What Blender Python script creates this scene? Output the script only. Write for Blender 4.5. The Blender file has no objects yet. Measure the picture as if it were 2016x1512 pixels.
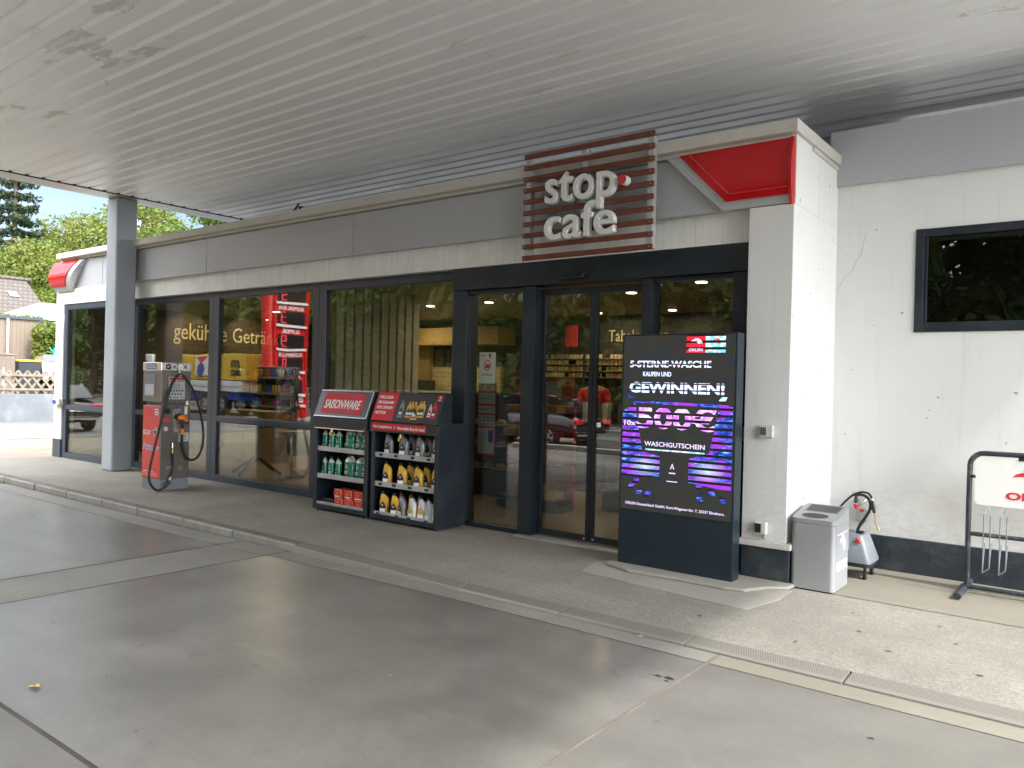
import bpy, math, random
import numpy as np
from mathutils import Vector, Matrix
random.seed(7)
R = math.radians
SC = bpy.context.scene
COL = SC.collection
# ------------------------------------------------------------------ camera
cam_d = bpy.data.cameras.new('camera'); cam = bpy.data.objects.new('camera', cam_d); COL.objects.link(cam)
YAW, PIT, ROL = R(52.3015), R(-0.0604), R(1.4375)
f = Vector((-math.cos(YAW)*math.cos(PIT), math.sin(YAW)*math.cos(PIT), math.sin(PIT)))
r = f.cross(Vector((0, 0, 1))).normalized(); u = r.cross(f)
c_, s_ = math.cos(ROL), math.sin(ROL)
r, u = r*c_ + u*s_, -r*s_ + u*c_
cam.matrix_world = Matrix(((r.x, u.x, -f.x, 0), (r.y, u.y, -f.y, 0), (r.z, u.z, -f.z, 1.6), (0, 0, 0, 1)))
cam_d.sensor_width = 36; cam_d.lens = 1549.2/2016*36
cam_d.clip_start = 0.05; cam_d.clip_end = 3000
SC.camera = cam
# ------------------------------------------------------------------ world, sun, exposure
SUN = Vector((1.0, -0.13, 1.1)).normalized()
W = bpy.data.worlds.new('World'); SC.world = W; W.use_nodes = True
nt = W.node_tree; nt.nodes.clear()
def WN(t, **k):
    n = nt.nodes.new(t)
    for a, b in k.items(): setattr(n, a, b)
    return n
sky = WN('ShaderNodeTexSky', sky_type='NISHITA', sun_disc=False)
sky.sun_elevation = math.asin(SUN.z); sky.sun_rotation = math.atan2(SUN.x, SUN.y)
sky.air_density = 1.0; sky.dust_density = 1.2
tc = WN('ShaderNodeTexCoord'); mp = WN('ShaderNodeMapping'); mp.inputs['Scale'].default_value = (1, 1, 3.2)
nz = WN('ShaderNodeTexNoise'); nz.inputs['Scale'].default_value = 2.3; nz.inputs['Detail'].default_value = 7; nz.inputs['Roughness'].default_value = .58
cr = WN('ShaderNodeValToRGB'); cr.color_ramp.elements[0].position = .50; cr.color_ramp.elements[1].position = .75
cr.color_ramp.elements[0].color = (.0, .0, .0, 1); cr.color_ramp.elements[1].color = (.85, .85, .85, 1)
mx = WN('ShaderNodeMix', data_type='RGBA'); mx.inputs['B'].default_value = (64.0, 64.8, 66.0, 1)
bg = WN('ShaderNodeBackground'); bg.inputs['Strength'].default_value = 0.07
wo = WN('ShaderNodeOutputWorld'); L = nt.links.new
L(tc.outputs['Generated'], mp.inputs['Vector']); L(mp.outputs['Vector'], nz.inputs['Vector']); L(nz.outputs['Fac'], cr.inputs['Fac'])
# the bright hazy side of the sky lies towards the sun and the street
dp = WN('ShaderNodeVectorMath', operation='DOT_PRODUCT'); dp.inputs[1].default_value = (.45, -.85, .25); L(tc.outputs['Generated'], dp.inputs[0])
mr = WN('ShaderNodeMapRange'); mr.inputs[1].default_value = -.25; mr.inputs[2].default_value = .45; L(dp.outputs['Value'], mr.inputs[0])
ad = WN('ShaderNodeMath', operation='MULTIPLY_ADD'); ad.use_clamp = True; L(mr.outputs[0], ad.inputs[0]); ad.inputs[1].default_value = .8; c2_ = WN('ShaderNodeMath', operation='MULTIPLY'); L(cr.outputs['Color'], c2_.inputs[0]); c2_.inputs[1].default_value = .035; L(c2_.outputs[0], ad.inputs[2])
sz = WN('ShaderNodeSeparateXYZ'); L(tc.outputs['Generated'], sz.inputs[0]); mz = WN('ShaderNodeMapRange'); mz.inputs[1].default_value = .26; mz.inputs[2].default_value = .55; mz.inputs[4].default_value = .30; L(sz.outputs['Z'], mz.inputs[0])
am = WN('ShaderNodeMath', operation='MAXIMUM'); L(ad.outputs[0], am.inputs[0]); L(mz.outputs[0], am.inputs[1])
L(am.outputs[0], mx.inputs['Factor']); L(sky.outputs['Color'], mx.inputs['A']); L(mx.outputs['Result'], bg.inputs['Color']); L(bg.outputs[0], wo.inputs[0])
sd = bpy.data.lights.new('sun', 'SUN'); so = bpy.data.objects.new('sun', sd); COL.objects.link(so)
sd.energy = 2.0; sd.angle = R(2.5); sd.color = (1, .97, .92)
so.rotation_euler = SUN.to_track_quat('Z', 'Y').to_euler()
SC.view_settings.view_transform = 'Standard'; SC.view_settings.look = 'None'; SC.view_settings.gamma = 1
SC.view_settings.exposure = 1.5
SC.render.engine = 'CYCLES'
cy = SC.cycles
cy.use_denoising = True; cy.max_bounces = 10; cy.diffuse_bounces = 5; cy.glossy_bounces = 5
cy.transparent_max_bounces = 24; cy.transmission_bounces = 4; cy.sample_clamp_indirect = 6; cy.caustics_reflective = False; cy.caustics_refractive = False
# ------------------------------------------------------------------ material helpers
MATS = {}
def new_mat(name):
    m = bpy.data.materials.new(name); m.use_nodes = True; t = m.node_tree
    for n in list(t.nodes):
        if n.type != 'OUTPUT_MATERIAL': t.nodes.remove(n)
    MATS[name] = m
    return m, t, t.nodes['Material Output']
class NT:
    def __init__(s, t): s.t = t
    def n(s, typ, props=None, **inp):
        n = s.t.nodes.new(typ)
        for k, v in (props or {}).items(): setattr(n, k, v)
        for k, v in inp.items():
            key = k.replace('_', ' ')
            if key in n.inputs: s.put(n.inputs[key], v)
            else: s.put(n.inputs[int(k[1:])], v)
        return n
    def put(s, sock, v):
        if isinstance(v, bpy.types.NodeSocket): s.t.links.new(v, sock)
        else: sock.default_value = v
    def math(s, op, a, b=0, c=0, clamp=False):
        n = s.t.nodes.new('ShaderNodeMath'); n.operation = op; n.use_clamp = clamp
        s.put(n.inputs[0], a); s.put(n.inputs[1], b); s.put(n.inputs[2], c); return n.outputs[0]
    def mix(s, fac, a, b, bt='MIX'):
        n = s.t.nodes.new('ShaderNodeMix'); n.data_type = 'RGBA'; n.blend_type = bt
        s.put(n.inputs['Factor'], fac); s.put(n.inputs['A'], a); s.put(n.inputs['B'], b); return n.outputs['Result']
    def noise(s, vec, scale, detail=4, rough=.55, dist=0):
        n = s.n('ShaderNodeTexNoise'); n.inputs['Scale'].default_value = scale; n.inputs['Detail'].default_value = detail
        n.inputs['Roughness'].default_value = rough; n.inputs['Distortion'].default_value = dist
        if vec is not None: s.put(n.inputs['Vector'], vec)
        return n.outputs['Fac']
    def ramp(s, fac, a, b, ca=0.0, cb=1.0):
        n = s.n('ShaderNodeMapRange'); s.put(n.inputs[0], fac); n.inputs[1].default_value = a; n.inputs[2].default_value = b
        n.inputs[3].default_value = ca; n.inputs[4].default_value = cb; return n.outputs[0]
    def pos(s): return s.n('ShaderNodeNewGeometry').outputs['Position']
    def obj(s): return s.n('ShaderNodeTexCoord').outputs['Object']
    def xyz(s, v): n = s.n('ShaderNodeSeparateXYZ'); s.put(n.inputs[0], v); return n.outputs
    def map(s, v, sc=(1, 1, 1), loc=(0, 0, 0), rot=(0, 0, 0)):
        n = s.n('ShaderNodeMapping'); s.put(n.inputs['Vector'], v); n.inputs['Scale'].default_value = sc; n.inputs['Location'].default_value = loc; n.inputs['Rotation'].default_value = rot
        return n.outputs[0]
    def bump(s, h, st=.2, dist=.01):
        n = s.n('ShaderNodeBump'); n.inputs['Strength'].default_value = st; n.inputs['Distance'].default_value = dist; s.put(n.inputs['Height'], h); return n.outputs[0]
def c4(c): return (c[0], c[1], c[2], 1.0)
def pmat(name, col, rough=.5, metal=0.0, var=.10, scale=3.0, fine=.05, fscale=60, bump=.0, bscale=80, coat=0.0, spec=.5, dirt=None, dscale=2.0, damt=.4, rvar=.1):
    m, t, out = new_mat(name); N = NT(t); P = N.pos()
    a = N.noise(P, scale, 5); b = N.noise(P, fscale, 3)
    k = N.math('ADD', N.ramp(a, .3, .7, 1-var, 1+var), N.ramp(b, .3, .7, -fine, fine))
    colr = N.n('ShaderNodeVectorMath', {'operation': 'SCALE'}); colr.inputs[0].default_value = col; N.put(colr.inputs['Scale'], k)
    cc = colr.outputs[0]
    if dirt is not None:
        d = N.noise(P, dscale, 8, .7); cc = N.mix(N.ramp(d, .5, .72, 0, damt), cc, c4(dirt))
    p = N.n('ShaderNodeBsdfPrincipled'); N.put(p.inputs['Base Color'], cc)
    N.put(p.inputs['Roughness'], N.ramp(a, .3, .7, max(.03, rough-rvar*rough), min(1, rough+rvar*rough)))
    p.inputs['Metallic'].default_value = metal; p.inputs['Coat Weight'].default_value = coat; p.inputs['Specular IOR Level'].default_value = spec
    if bump > 0: N.put(p.inputs['Normal'], N.bump(N.noise(P, bscale, 4), bump, .01))
    t.links.new(p.outputs[0], out.inputs[0]); return m
def emat(name, col, st, ebase=(.02, .02, .02)):
    m, t, out = new_mat(name); N = NT(t)
    p = N.n('ShaderNodeBsdfPrincipled'); p.inputs['Base Color'].default_value = c4(ebase); p.inputs['Emission Color'].default_value = c4(col); p.inputs['Emission Strength'].default_value = st
    t.links.new(p.outputs[0], out.inputs[0]); return m
def glassmat(name, f0, tint):
    m, t, out = new_mat(name); N = NT(t)
    g = N.n('ShaderNodeNewGeometry')
    d = N.n('ShaderNodeVectorMath', {'operation': 'DOT_PRODUCT'}); N.put(d.inputs[0], g.outputs['Normal']); N.put(d.inputs[1], g.outputs['Incoming'])
    c = N.math('ABSOLUTE', d.outputs['Value']); w = N.math('POWER', N.math('SUBTRACT', 1, c), 5)
    F = N.math('ADD', N.math('MULTIPLY', w, 1-f0), f0, clamp=True)
    nb = N.bump(N.noise(N.pos(), .9, 1), .05, .05)
    gl = N.n('ShaderNodeBsdfGlossy'); gl.inputs['Roughness'].default_value = .0; N.put(gl.inputs['Normal'], nb)
    tr = N.n('ShaderNodeBsdfTransparent'); tr.inputs[0].default_value = c4(tint)
    ms = N.n('ShaderNodeMixShader'); N.put(ms.inputs[0], F); N.put(ms.inputs[1], tr.outputs[0]); N.put(ms.inputs[2], gl.outputs[0])
    t.links.new(ms.outputs[0], out.inputs[0]); return m
# ------------------------------------------------------------------ mesh builder
def wloc(o):
    v = Vector((0, 0, 0))
    while o is not None: v += o.location; o = o.parent
    return v
class MB:
    def __init__(s): s.v = []; s.f = []; s.m = []; s.cur = 0
    def add(s, vs, fs):
        b = len(s.v); s.v += [tuple(p) for p in vs]; s.f += [tuple(b+i for i in q) for q in fs]; s.m += [s.cur]*len(fs); return s
    def box(s, x0, y0, z0, x1, y1, z1, M=None):
        vs = [(x0, y0, z0), (x1, y0, z0), (x1, y1, z0), (x0, y1, z0), (x0, y0, z1), (x1, y0, z1), (x1, y1, z1), (x0, y1, z1)]
        if M is not None: vs = [M @ Vector(p) for p in vs]
        return s.add(vs, [(0, 3, 2, 1), (4, 5, 6, 7), (0, 1, 5, 4), (1, 2, 6, 5), (2, 3, 7, 6), (3, 0, 4, 7)])
    def quad(s, a, b, c, d): return s.add([a, b, c, d], [(0, 1, 2, 3)])
    def prism(s, poly, d0, d1, axis='y'):
        # poly in the two other axes (order: x,z for y; y,z for x; x,y for z)
        def P(p, d):
            return {'y': (p[0], d, p[1]), 'x': (d, p[0], p[1]), 'z': (p[0], p[1], d)}[axis]
        n = len(poly); vs = [P(p, d0) for p in poly]+[P(p, d1) for p in poly]
        return s.add(vs, [tuple(range(n)), tuple(range(2*n-1, n-1, -1))]+[(i, n+i, n+(i+1) % n, (i+1) % n) for i in range(n)])
    def loft(s, rings, caps=True):
        n = len(rings[0]); vs = [p for q in rings for p in q]; fs = []
        for k in range(len(rings)-1):
            for i in range(n): fs.append((k*n+i, k*n+(i+1) % n, (k+1)*n+(i+1) % n, (k+1)*n+i))
        if caps: fs += [tuple(range(n-1, -1, -1)), tuple((len(rings)-1)*n+i for i in range(n))]
        return s.add(vs, fs)
    def cyl(s, a, b, r0, r1=None, n=16):
        a = Vector(a); b = Vector(b); r1 = r0 if r1 is None else r1; d = (b-a).normalized()
        t = d.orthogonal().normalized(); w = d.cross(t)
        ring = lambda c, q: [c+(t*math.cos(2*math.pi*i/n)+w*math.sin(2*math.pi*i/n))*q for i in range(n)]
        return s.loft([ring(a, r0), ring(b, r1)])
    def tube(s, pts, rad, n=10, smooth=0):
        P = [Vector(p) for p in pts]
        for _ in range(smooth):
            Q = [P[0]]
            for i in range(len(P)-1): Q += [P[i]*.75+P[i+1]*.25, P[i]*.25+P[i+1]*.75]
            P = Q+[P[-1]]
        rings = []; t = None
        for i, p in enumerate(P):
            d = (P[min(i+1, len(P)-1)]-P[max(i-1, 0)]).normalized()
            if t is None: t = d.orthogonal().normalized()
            t = (t-d*t.dot(d)).normalized(); w = d.cross(t)
            q = rad[i] if isinstance(rad, (list, tuple)) and len(rad) == len(P) else (rad if not isinstance(rad, (list, tuple)) else rad[0])
            rings.append([p+(t*math.cos(2*math.pi*k/n)+w*math.sin(2*math.pi*k/n))*q for k in range(n)])
        return s.loft(rings)
    def build(s, name, mat, parent=None, smooth=False, bevel=0, seg=2, sub=0):
        me = bpy.data.meshes.new(name); off = wloc(parent) if parent else Vector((0, 0, 0))
        me.from_pydata([tuple(Vector(p)-off) for p in s.v], [], s.f)
        ms = mat if isinstance(mat, (list, tuple)) else [mat]
        for m in ms: me.materials.append(MATS[m] if isinstance(m, str) else m)
        me.polygons.foreach_set('material_index', s.m)
        me.update()
        import bmesh as _b
        bm = _b.new(); bm.from_mesh(me); _b.ops.recalc_face_normals(bm, faces=bm.faces); bm.to_mesh(me); bm.free()
        if smooth: me.polygons.foreach_set('use_smooth', [True]*len(me.polygons))
        o = bpy.data.objects.new(name, me); COL.objects.link(o); o.parent = parent
        if smooth and smooth != 'all':
            me.set_sharp_from_angle(angle=R(38))
        if bevel:
            b = o.modifiers.new('bevel', 'BEVEL'); b.width = bevel; b.segments = seg; b.limit_method = 'ANGLE'; b.angle_limit = R(35)
            b.harden_normals = False
        if sub:
            q = o.modifiers.new('sub', 'SUBSURF'); q.levels = sub; q.render_levels = sub
        return o
def tag(o, label=None, cat=None, group=None, kind=None):
    if label: o['label'] = label
    if cat: o['category'] = cat
    if group: o['group'] = group
    if kind: o['kind'] = kind
    return o
def thing(name, label, cat, loc=(0, 0, 0), group=None, rz=0):
    o = bpy.data.objects.new(name, None); COL.objects.link(o); o.location = loc; o.rotation_euler = (0, 0, rz); o.empty_display_size = .1
    return tag(o, label, cat, group)
def dup(root, loc, label=None, rz=0, group=None, scale=None):
    def cp(o, par):
        q = o.copy(); COL.objects.link(q); q.parent = par
        for ch in o.children: cp(ch, q)
        return q
    n = cp(root, None); n.location = loc; n.rotation_euler = (0, 0, rz)
    if scale: n.scale = scale if isinstance(scale, tuple) else (scale,)*3
    if label: n['label'] = label
    if group: n['group'] = group
    return n
def text(name, s, mat, parent, O, U, V, w=None, h=.1, ext=.001, bold=0, shear=0, bev=0, clear=.0, res=3):
    """lettering whose bounding box starts at O, runs w along U and h along V"""
    cu = bpy.data.curves.new('txt', 'FONT'); cu.body = s; cu.size = 1; cu.offset = bold; cu.shear = shear; cu.resolution_u = res
    cu.extrude = .01; cu.bevel_depth = bev
    cu.bevel_resolution = 2 if bev else 0
    o = bpy.data.objects.new('txt', cu); me = bpy.data.meshes.new_from_object(o)
    co = np.empty(len(me.vertices)*3); me.vertices.foreach_get('co', co); co = co.reshape(-1, 3)
    mn = co.min(0); mxx = co.max(0); sz = mxx-mn
    sh = h/sz[1]; sw = (w/sz[0]) if w else sh
    U = Vector(U).normalized(); V = Vector(V).normalized(); Nn = U.cross(V)
    off = wloc(parent) if parent else Vector((0, 0, 0))
    a = (co[:, 0]-mn[0])*sw; b = (co[:, 1]-mn[1])*sh; c = (co[:, 2]-mn[2])/max(sz[2], 1e-6)*ext+clear
    O = Vector(O)-off
    out = np.outer(a, U)+np.outer(b, V)+np.outer(c, Nn)+np.array(O)
    me.vertices.foreach_set('co', out.ravel()); me.update(); me.name = name
    me.materials.clear(); me.materials.append(MATS[mat])
    q = bpy.data.objects.new(name, me); COL.objects.link(q); q.parent = parent
    bpy.data.objects.remove(o); bpy.data.curves.remove(cu)
    return q
X_, Y_, Z_ = Vector((1, 0, 0)), Vector((0, 1, 0)), Vector((0, 0, 1))
ORD = ['first', 'second', 'third', 'fourth', 'fifth', 'sixth', 'seventh', 'eighth', 'ninth', 'tenth', 'eleventh', 'twelfth', 'thirteenth', 'fourteenth']
def rrect(x0, y0, x1, y1, rad, n=5):
    pts = []
    for cx, cy_, a0 in ((x1-rad, y1-rad, 0), (x0+rad, y1-rad, 90), (x0+rad, y0+rad, 180), (x1-rad, y0+rad, 270)):
        for k in range(n+1):
            a = R(a0+90*k/n); pts.append((cx+rad*math.cos(a), cy_+rad*math.sin(a)))
    return pts
EAGLE = [[(0.02, .55), (.10, .72), (.24, .82), (.42, .80), (.50, .70), (.62, .60), (.50, .62), (.36, .62), (.22, .62), (.10, .60)],
         [(.24, .92), (.36, 1.0), (.56, 1.0), (.76, .90), (.92, .68), (1.0, .40), (1.0, .22), (.90, .38), (.74, .52), (.60, .64), (.52, .80), (.40, .90)],
         [(.60, .58), (.74, .46), (.84, .30), (.86, .12), (.80, .0), (.72, .20), (.60, .36), (.50, .50)]]
def emblem(name, mat, parent, O, U, V, w, h, ext=.002, clear=0.0, polys=EAGLE):
    U = Vector(U); V = Vector(V); Nn = U.cross(V); O = Vector(O)
    b = MB()
    for pl in polys:
        n = len(pl); vs = [O+U*(p[0]*w)+V*(p[1]*h)+Nn*clear for p in pl]+[O+U*(p[0]*w)+V*(p[1]*h)+Nn*(clear+ext) for p in pl]
        b.add(vs, [tuple(range(n-1, -1, -1)), tuple(range(n, 2*n))]+[(i, (i+1) % n, n+(i+1) % n, n+i) for i in range(n)])
    return b.build(name, mat, parent)
# ------------------------------------------------------------------ materials
def grooved(name, col, period, gw, axis='x', rough=.55, dirt=(.3, .28, .24)):
    m, t, out = new_mat(name); N = NT(t); P = N.pos(); q = N.xyz(P)
    v = q['XYZ'.index(axis.upper())]
    fr = N.math('FRACT', N.math('DIVIDE', v, period)); g = N.math('LESS_THAN', fr, gw/period)
    jr = N.math('LESS_THAN', N.math('FRACT', N.math('DIVIDE', v, 1.02)), .006)
    on = N.math('MAXIMUM', N.math('MULTIPLY', g, N.ramp(N.noise(N.map(P, (.7, 0, 0)), 1.4, 1), .42, .56, .12, .8)), jr)
    a = N.noise(P, 2.5, 6, .65)
    c = N.mix(N.ramp(a, .45, .75, 0, .28), c4(col), c4(dirt))
    st = N.noise(N.map(P, (30, 1, 1.2)), 1.2, 3)
    c = N.mix(N.ramp(st, .5, .8, 0, .22), c, c4([x*.7 for x in dirt]))
    c = N.mix(N.math('MULTIPLY', on, .45), c, c4([x*.4 for x in col]))
    p = N.n('ShaderNodeBsdfPrincipled'); N.put(p.inputs['Base Color'], c); p.inputs['Roughness'].default_value = rough
    N.put(p.inputs['Normal'], N.bump(N.math('SUBTRACT', 1, on), .5, .004))
    t.links.new(p.outputs[0], out.inputs[0])
grooved('white_panel', (.80, .80, .78), .097, .003)
pmat('cap_cream', (.56, .545, .50), .6, var=.08, dirt=(.33, .30, .24), dscale=3, damt=.5, bump=.15, bscale=30)
pmat('fascia_grey', (.42, .43, .455), .38, .0, var=.03, fine=.01, scale=1, rvar=.05)
pmat('red_gloss', (.50, .004, .008), .22, var=.03, fine=0, coat=.1)
pmat('silver', (.50, .51, .53), .3, .35, var=.04)
pmat('anthracite', (.011, .017, .025), .42, .0, var=.15, fine=.06, dirt=(.06, .06, .06), dscale=3, damt=.3)
pmat('anthracite_frame', (.034, .048, .068), .33, .0, var=.12, fine=.05, dirt=(.09, .09, .10), dscale=2.5, damt=.35)
pmat('totem_navy', (.010, .019, .029), .30, var=.12, fine=.03, dirt=(.04, .05, .055), dscale=4, damt=.3)
pmat('black_plastic', (.012, .012, .013), .4, var=.1)
pmat('hill_green', (.035, .05, .018), .9, var=.5, scale=.8, fine=.5, fscale=6, bump=1, bscale=2)
pmat('rubber', (.009, .009, .010), .55, var=.15)
pmat('steel_galv', (.45, .46, .46), .42, .5, var=.15, fine=.06, dirt=(.2, .19, .17), dscale=8, damt=.35)
pmat('steel_brushed', (.17, .158, .14), .36, .55, var=.06, fine=.03, fscale=150, dirt=(.16, .14, .12), dscale=5, damt=.3)
pmat('steel_bright', (.62, .60, .58), .22, .75, var=.06)
pmat('chrome', (.75, .75, .76), .12, 1.0, var=.02, fine=0)
pmat('brass', (.55, .38, .15), .3, .9)
pmat('pump_red', (.58, .022, .018), .3, var=.08, coat=.1, dirt=(.40, .04, .03), dscale=3, damt=.4)
pmat('white_print', (.78, .78, .76), .5, var=.03, fine=0)
pmat('pale_grey_print', (.45, .47, .50), .5, var=.05, fine=.02)
pmat('cream_print', (.80, .68, .40), .5, var=.05, fine=.02)
pmat('black_print', (.02, .02, .02), .5, var=.05, fine=0)
pmat('blue_print', (.02, .06, .35), .4, var=.05, fine=0)
pmat('red_print', (.60, .03, .04), .42, var=.05, fine=0)
pmat('sign_red', (.62, .018, .032), .6, var=.07, fine=.02, dirt=(.35, .05, .06), dscale=5, damt=.4)
pmat('orange_plastic', (.75, .20, .02), .35, var=.1)
pmat('wood_slat', (.15, .042, .022), .42, var=.25, scale=9, fine=.15, fscale=70)
pmat('letter_white', (.74, .75, .74), .42, var=.04, fine=0, dirt=(.55, .55, .52), dscale=6, damt=.3)
pmat('bin_grey', (.285, .295, .305), .33, .1, var=.04, fine=.02, dirt=(.30, .29, .27), dscale=5, damt=.35)
pmat('bin_panel', (.27, .275, .295), .38, var=.04)
pmat('column_grey', (.33, .36, .40), .40, var=.06, fine=.02, dirt=(.30, .31, .31), dscale=3, damt=.4)
pmat('rack_tube', (.030, .038, .047), .42, .2, var=.3, scale=12, dirt=(.35, .35, .34), dscale=14, damt=.35)
pmat('device_grey', (.17, .19, .21), .38, var=.06)
pmat('device_black', (.02, .022, .025), .45)
pmat('plinth_dark', (.022, .030, .040), .5, var=.25, scale=4, fine=.15, dirt=(.13, .13, .12), dscale=5, damt=.4, bump=.3, bscale=60)
pmat('kerb', (.235, .228, .205), .8, var=.15, fine=.12, fscale=140, bump=.35, bscale=150, dirt=(.20, .19, .16), dscale=2, damt=.5)
pmat('joint_dark', (.055, .05, .042), .9, var=.3)
pmat('joint_light', (.145, .13, .108), .85, var=.2)
pmat('beam_light', (.50, .50, .49), .45, .1, var=.05)
pmat('interior_wood', (.30, .20, .10), .5, var=.12, scale=2)
pmat('interior_dark', (.035, .032, .03), .6, var=.2)
pmat('yellow_wall', (.42, .29, .10), .6, var=.12)
pmat('slat_panel', (.62, .60, .52), .7, var=.12)
pmat('interior_floor', (.30, .22, .13), .32, var=.1, scale=1.5, fine=.05)
pmat('chalkboard', (.03, .035, .03), .7, var=.3, scale=10)
pmat('white_table', (.75, .75, .75), .3)
pmat('shelf_black', (.025, .025, .027), .45)
pmat('counter_grey', (.10, .11, .13), .5)
pmat('skin', (.48, .27, .19), .5, var=.06)
pmat('hair', (.018, .012, .010), .6, var=.3)
pmat('shirt_red', (.62, .02, .03), .75, var=.15, scale=8)
pmat('trousers', (.03, .03, .04), .8)
pmat('roof_felt', (.10, .10, .10), .9)
pmat('roof_house_wall', (.45, .40, .33), .8)
pmat('bark', (.10, .075, .055), .9, var=.3, scale=6, bump=.6, bscale=20)
pmat('timber_old', (.20, .165, .125), .85, var=.3, scale=4, fine=.15, fscale=40, bump=.3, bscale=50)
pmat('concrete_wall', (.13, .14, .155), .8, var=.15, scale=1.2, dirt=(.3, .3, .3), dscale=1.5, damt=.4, bump=.2, bscale=40)
pmat('bin_black', (.03, .033, .04), .45)
pmat('bin_yellow', (.70, .52, .02), .45)
pmat('green_plastic', (.02, .42, .28), .4)
pmat('trailer_grey', (.36, .38, .42), .5, var=.1)
pmat('grey_roof', (.17, .182, .205), .5, .2, var=.06)
pmat('asphalt', (.115, .112, .108), .85, var=.15, scale=.6, fine=.2, fscale=120, bump=.3, bscale=160)
pmat('asphalt_light', (.115, .115, .112), .85, var=.12, scale=.5, fine=.12, fscale=90, bump=.2, bscale=160, dirt=(.24, .23, .22), dscale=.5, damt=.5)
pmat('kerb_far', (.32, .31, .29), .85)
pmat('soil', (.14, .12, .09), .95, var=.3)
pmat('container_yellow', (.72, .47, .03), .5, var=.08, dirt=(.3, .18, .05), dscale=2, damt=.4)
pmat('truck_white', (.75, .75, .75), .4)
pmat('car_black', (.010, .011, .013), .12, .2, var=.05, fine=0, coat=1.0)
pmat('car_glass', (.008, .01, .012), .05, var=.02, fine=0)
pmat('tail_red', (.5, .01, .02), .15, var=.02, fine=0, coat=1)
pmat('tyre', (.014, .014, .015), .8)
pmat('pylon_red', (.66, .018, .02), .28, var=.04, fine=0, coat=.4)
pmat('pylon_black', (.02, .02, .022), .15, var=.1)
pmat('gold_bottle', (.68, .40, .05), .30, .2, var=.06, fine=0, coat=.3)
pmat('silver_bottle', (.22, .225, .24), .32, .3, var=.06, fine=0, coat=.3)
pmat('white_bottle', (.62, .62, .62), .35, var=.03, coat=.2)
pmat('palegrey_bottle', (.42, .43, .45), .35, var=.03, coat=.2)
pmat('cap_black', (.012, .012, .013), .4)
pmat('label_dark', (.03, .025, .03), .4)
pmat('red_box', (.55, .035, .03), .4, var=.1)
pmat('yellow_edge', (.75, .35, .03), .4)
pmat('cig_lit', (.55, .43, .28), .5, var=.3, scale=30)
pmat('leaf_litter', (.45, .30, .12), .8)
emat('lamp_glow', (1, .85, .55), 6)
emat('led_red', (1, .03, .08), 2.2)
glassmat('window_glass', .16, (.80, .82, .78))
glassmat('wing_glass', .028, (.5, .52, .5))
# clear bottle liquid: green below the fill line, milky above
def liquid(name, fill):
    m, t, out = new_mat(name); N = NT(t); z = N.xyz(N.obj())['Z']
    k = N.math('GREATER_THAN', z, fill)
    c = N.mix(k, (.008, .20, .12, 1), (.50, .62, .58, 1))
    p = N.n('ShaderNodeBsdfPrincipled'); N.put(p.inputs['Base Color'], c); p.inputs['Roughness'].default_value = .18; p.inputs['Coat Weight'].default_value = .6
    p.inputs['Transmission Weight'].default_value = .15
    t.links.new(p.outputs[0], out.inputs[0])
liquid('liquid_small', .165); liquid('liquid_large', .20)
# white render wall
m, t, out = new_mat('white_render'); N = NT(t); P = N.pos()
c = N.mix(N.ramp(N.noise(P, 1.1, 8, .7), .45, .8, 0, .5), (.70, .70, .692, 1), (.61, .60, .585, 1))
sp = N.noise(P, 17, 2, .4); c = N.mix(N.ramp(sp, .745, .77, 0, .75), c, (.22, .18, .14, 1))
zz = N.xyz(P)['Z']; c = N.mix(N.math('MAXIMUM', N.math('MULTIPLY', N.ramp(zz, 1.0, .25, 0, .42), N.ramp(N.noise(N.map(P, (2, 2, 5)), 6, 6, .75), .44, .66)), N.ramp(N.noise(N.map(P, (9, 9, .5)), 1.5, 4), .56, .85, 0, .35)), c, (.40, .37, .33, 1))
p = N.n('ShaderNodeBsdfPrincipled'); N.put(p.inputs['Base Color'], c); p.inputs['Roughness'].default_value = .7
h = N.math('ADD', N.noise(P, 90, 5, .7), N.math('MULTIPLY', N.noise(P, 18, 3), .8)); N.put(p.inputs['Normal'], N.bump(h, .35, .006)); t.links.new(p.outputs[0], out.inputs[0])
# canopy sheet metal with flaking paint
m, t, out = new_mat('canopy_metal'); N = NT(t); P = N.pos()
PM = N.map(P, (.55, 1.6, 1))
big = N.noise(PM, .55, 5, .6); fl = N.noise(PM, 2.1, 8, .62, .25)
c = N.mix(N.ramp(big, .35, .65), (.79, .80, .825, 1), (.86, .87, .885, 1))
c = N.mix(N.math('MULTIPLY', N.ramp(fl, .615, .622), N.ramp(N.noise(P, .35, 2), .47, .56)), c, (.64, .625, .60, 1))
f2 = N.noise(N.map(P, (1.2, 3, 1), (9, 4, 0)), 1.7, 8, .65, .3)
c = N.mix(N.ramp(f2, .735, .745, 0, .7), c, (.80, .79, .78, 1))
p = N.n('ShaderNodeBsdfPrincipled'); N.put(p.inputs['Base Color'], c); N.put(p.inputs['Roughness'], N.ramp(fl, .4, .7, .34, .5)); p.inputs['Metallic'].default_value = .0
t.links.new(p.outputs[0], out.inputs[0])
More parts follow.
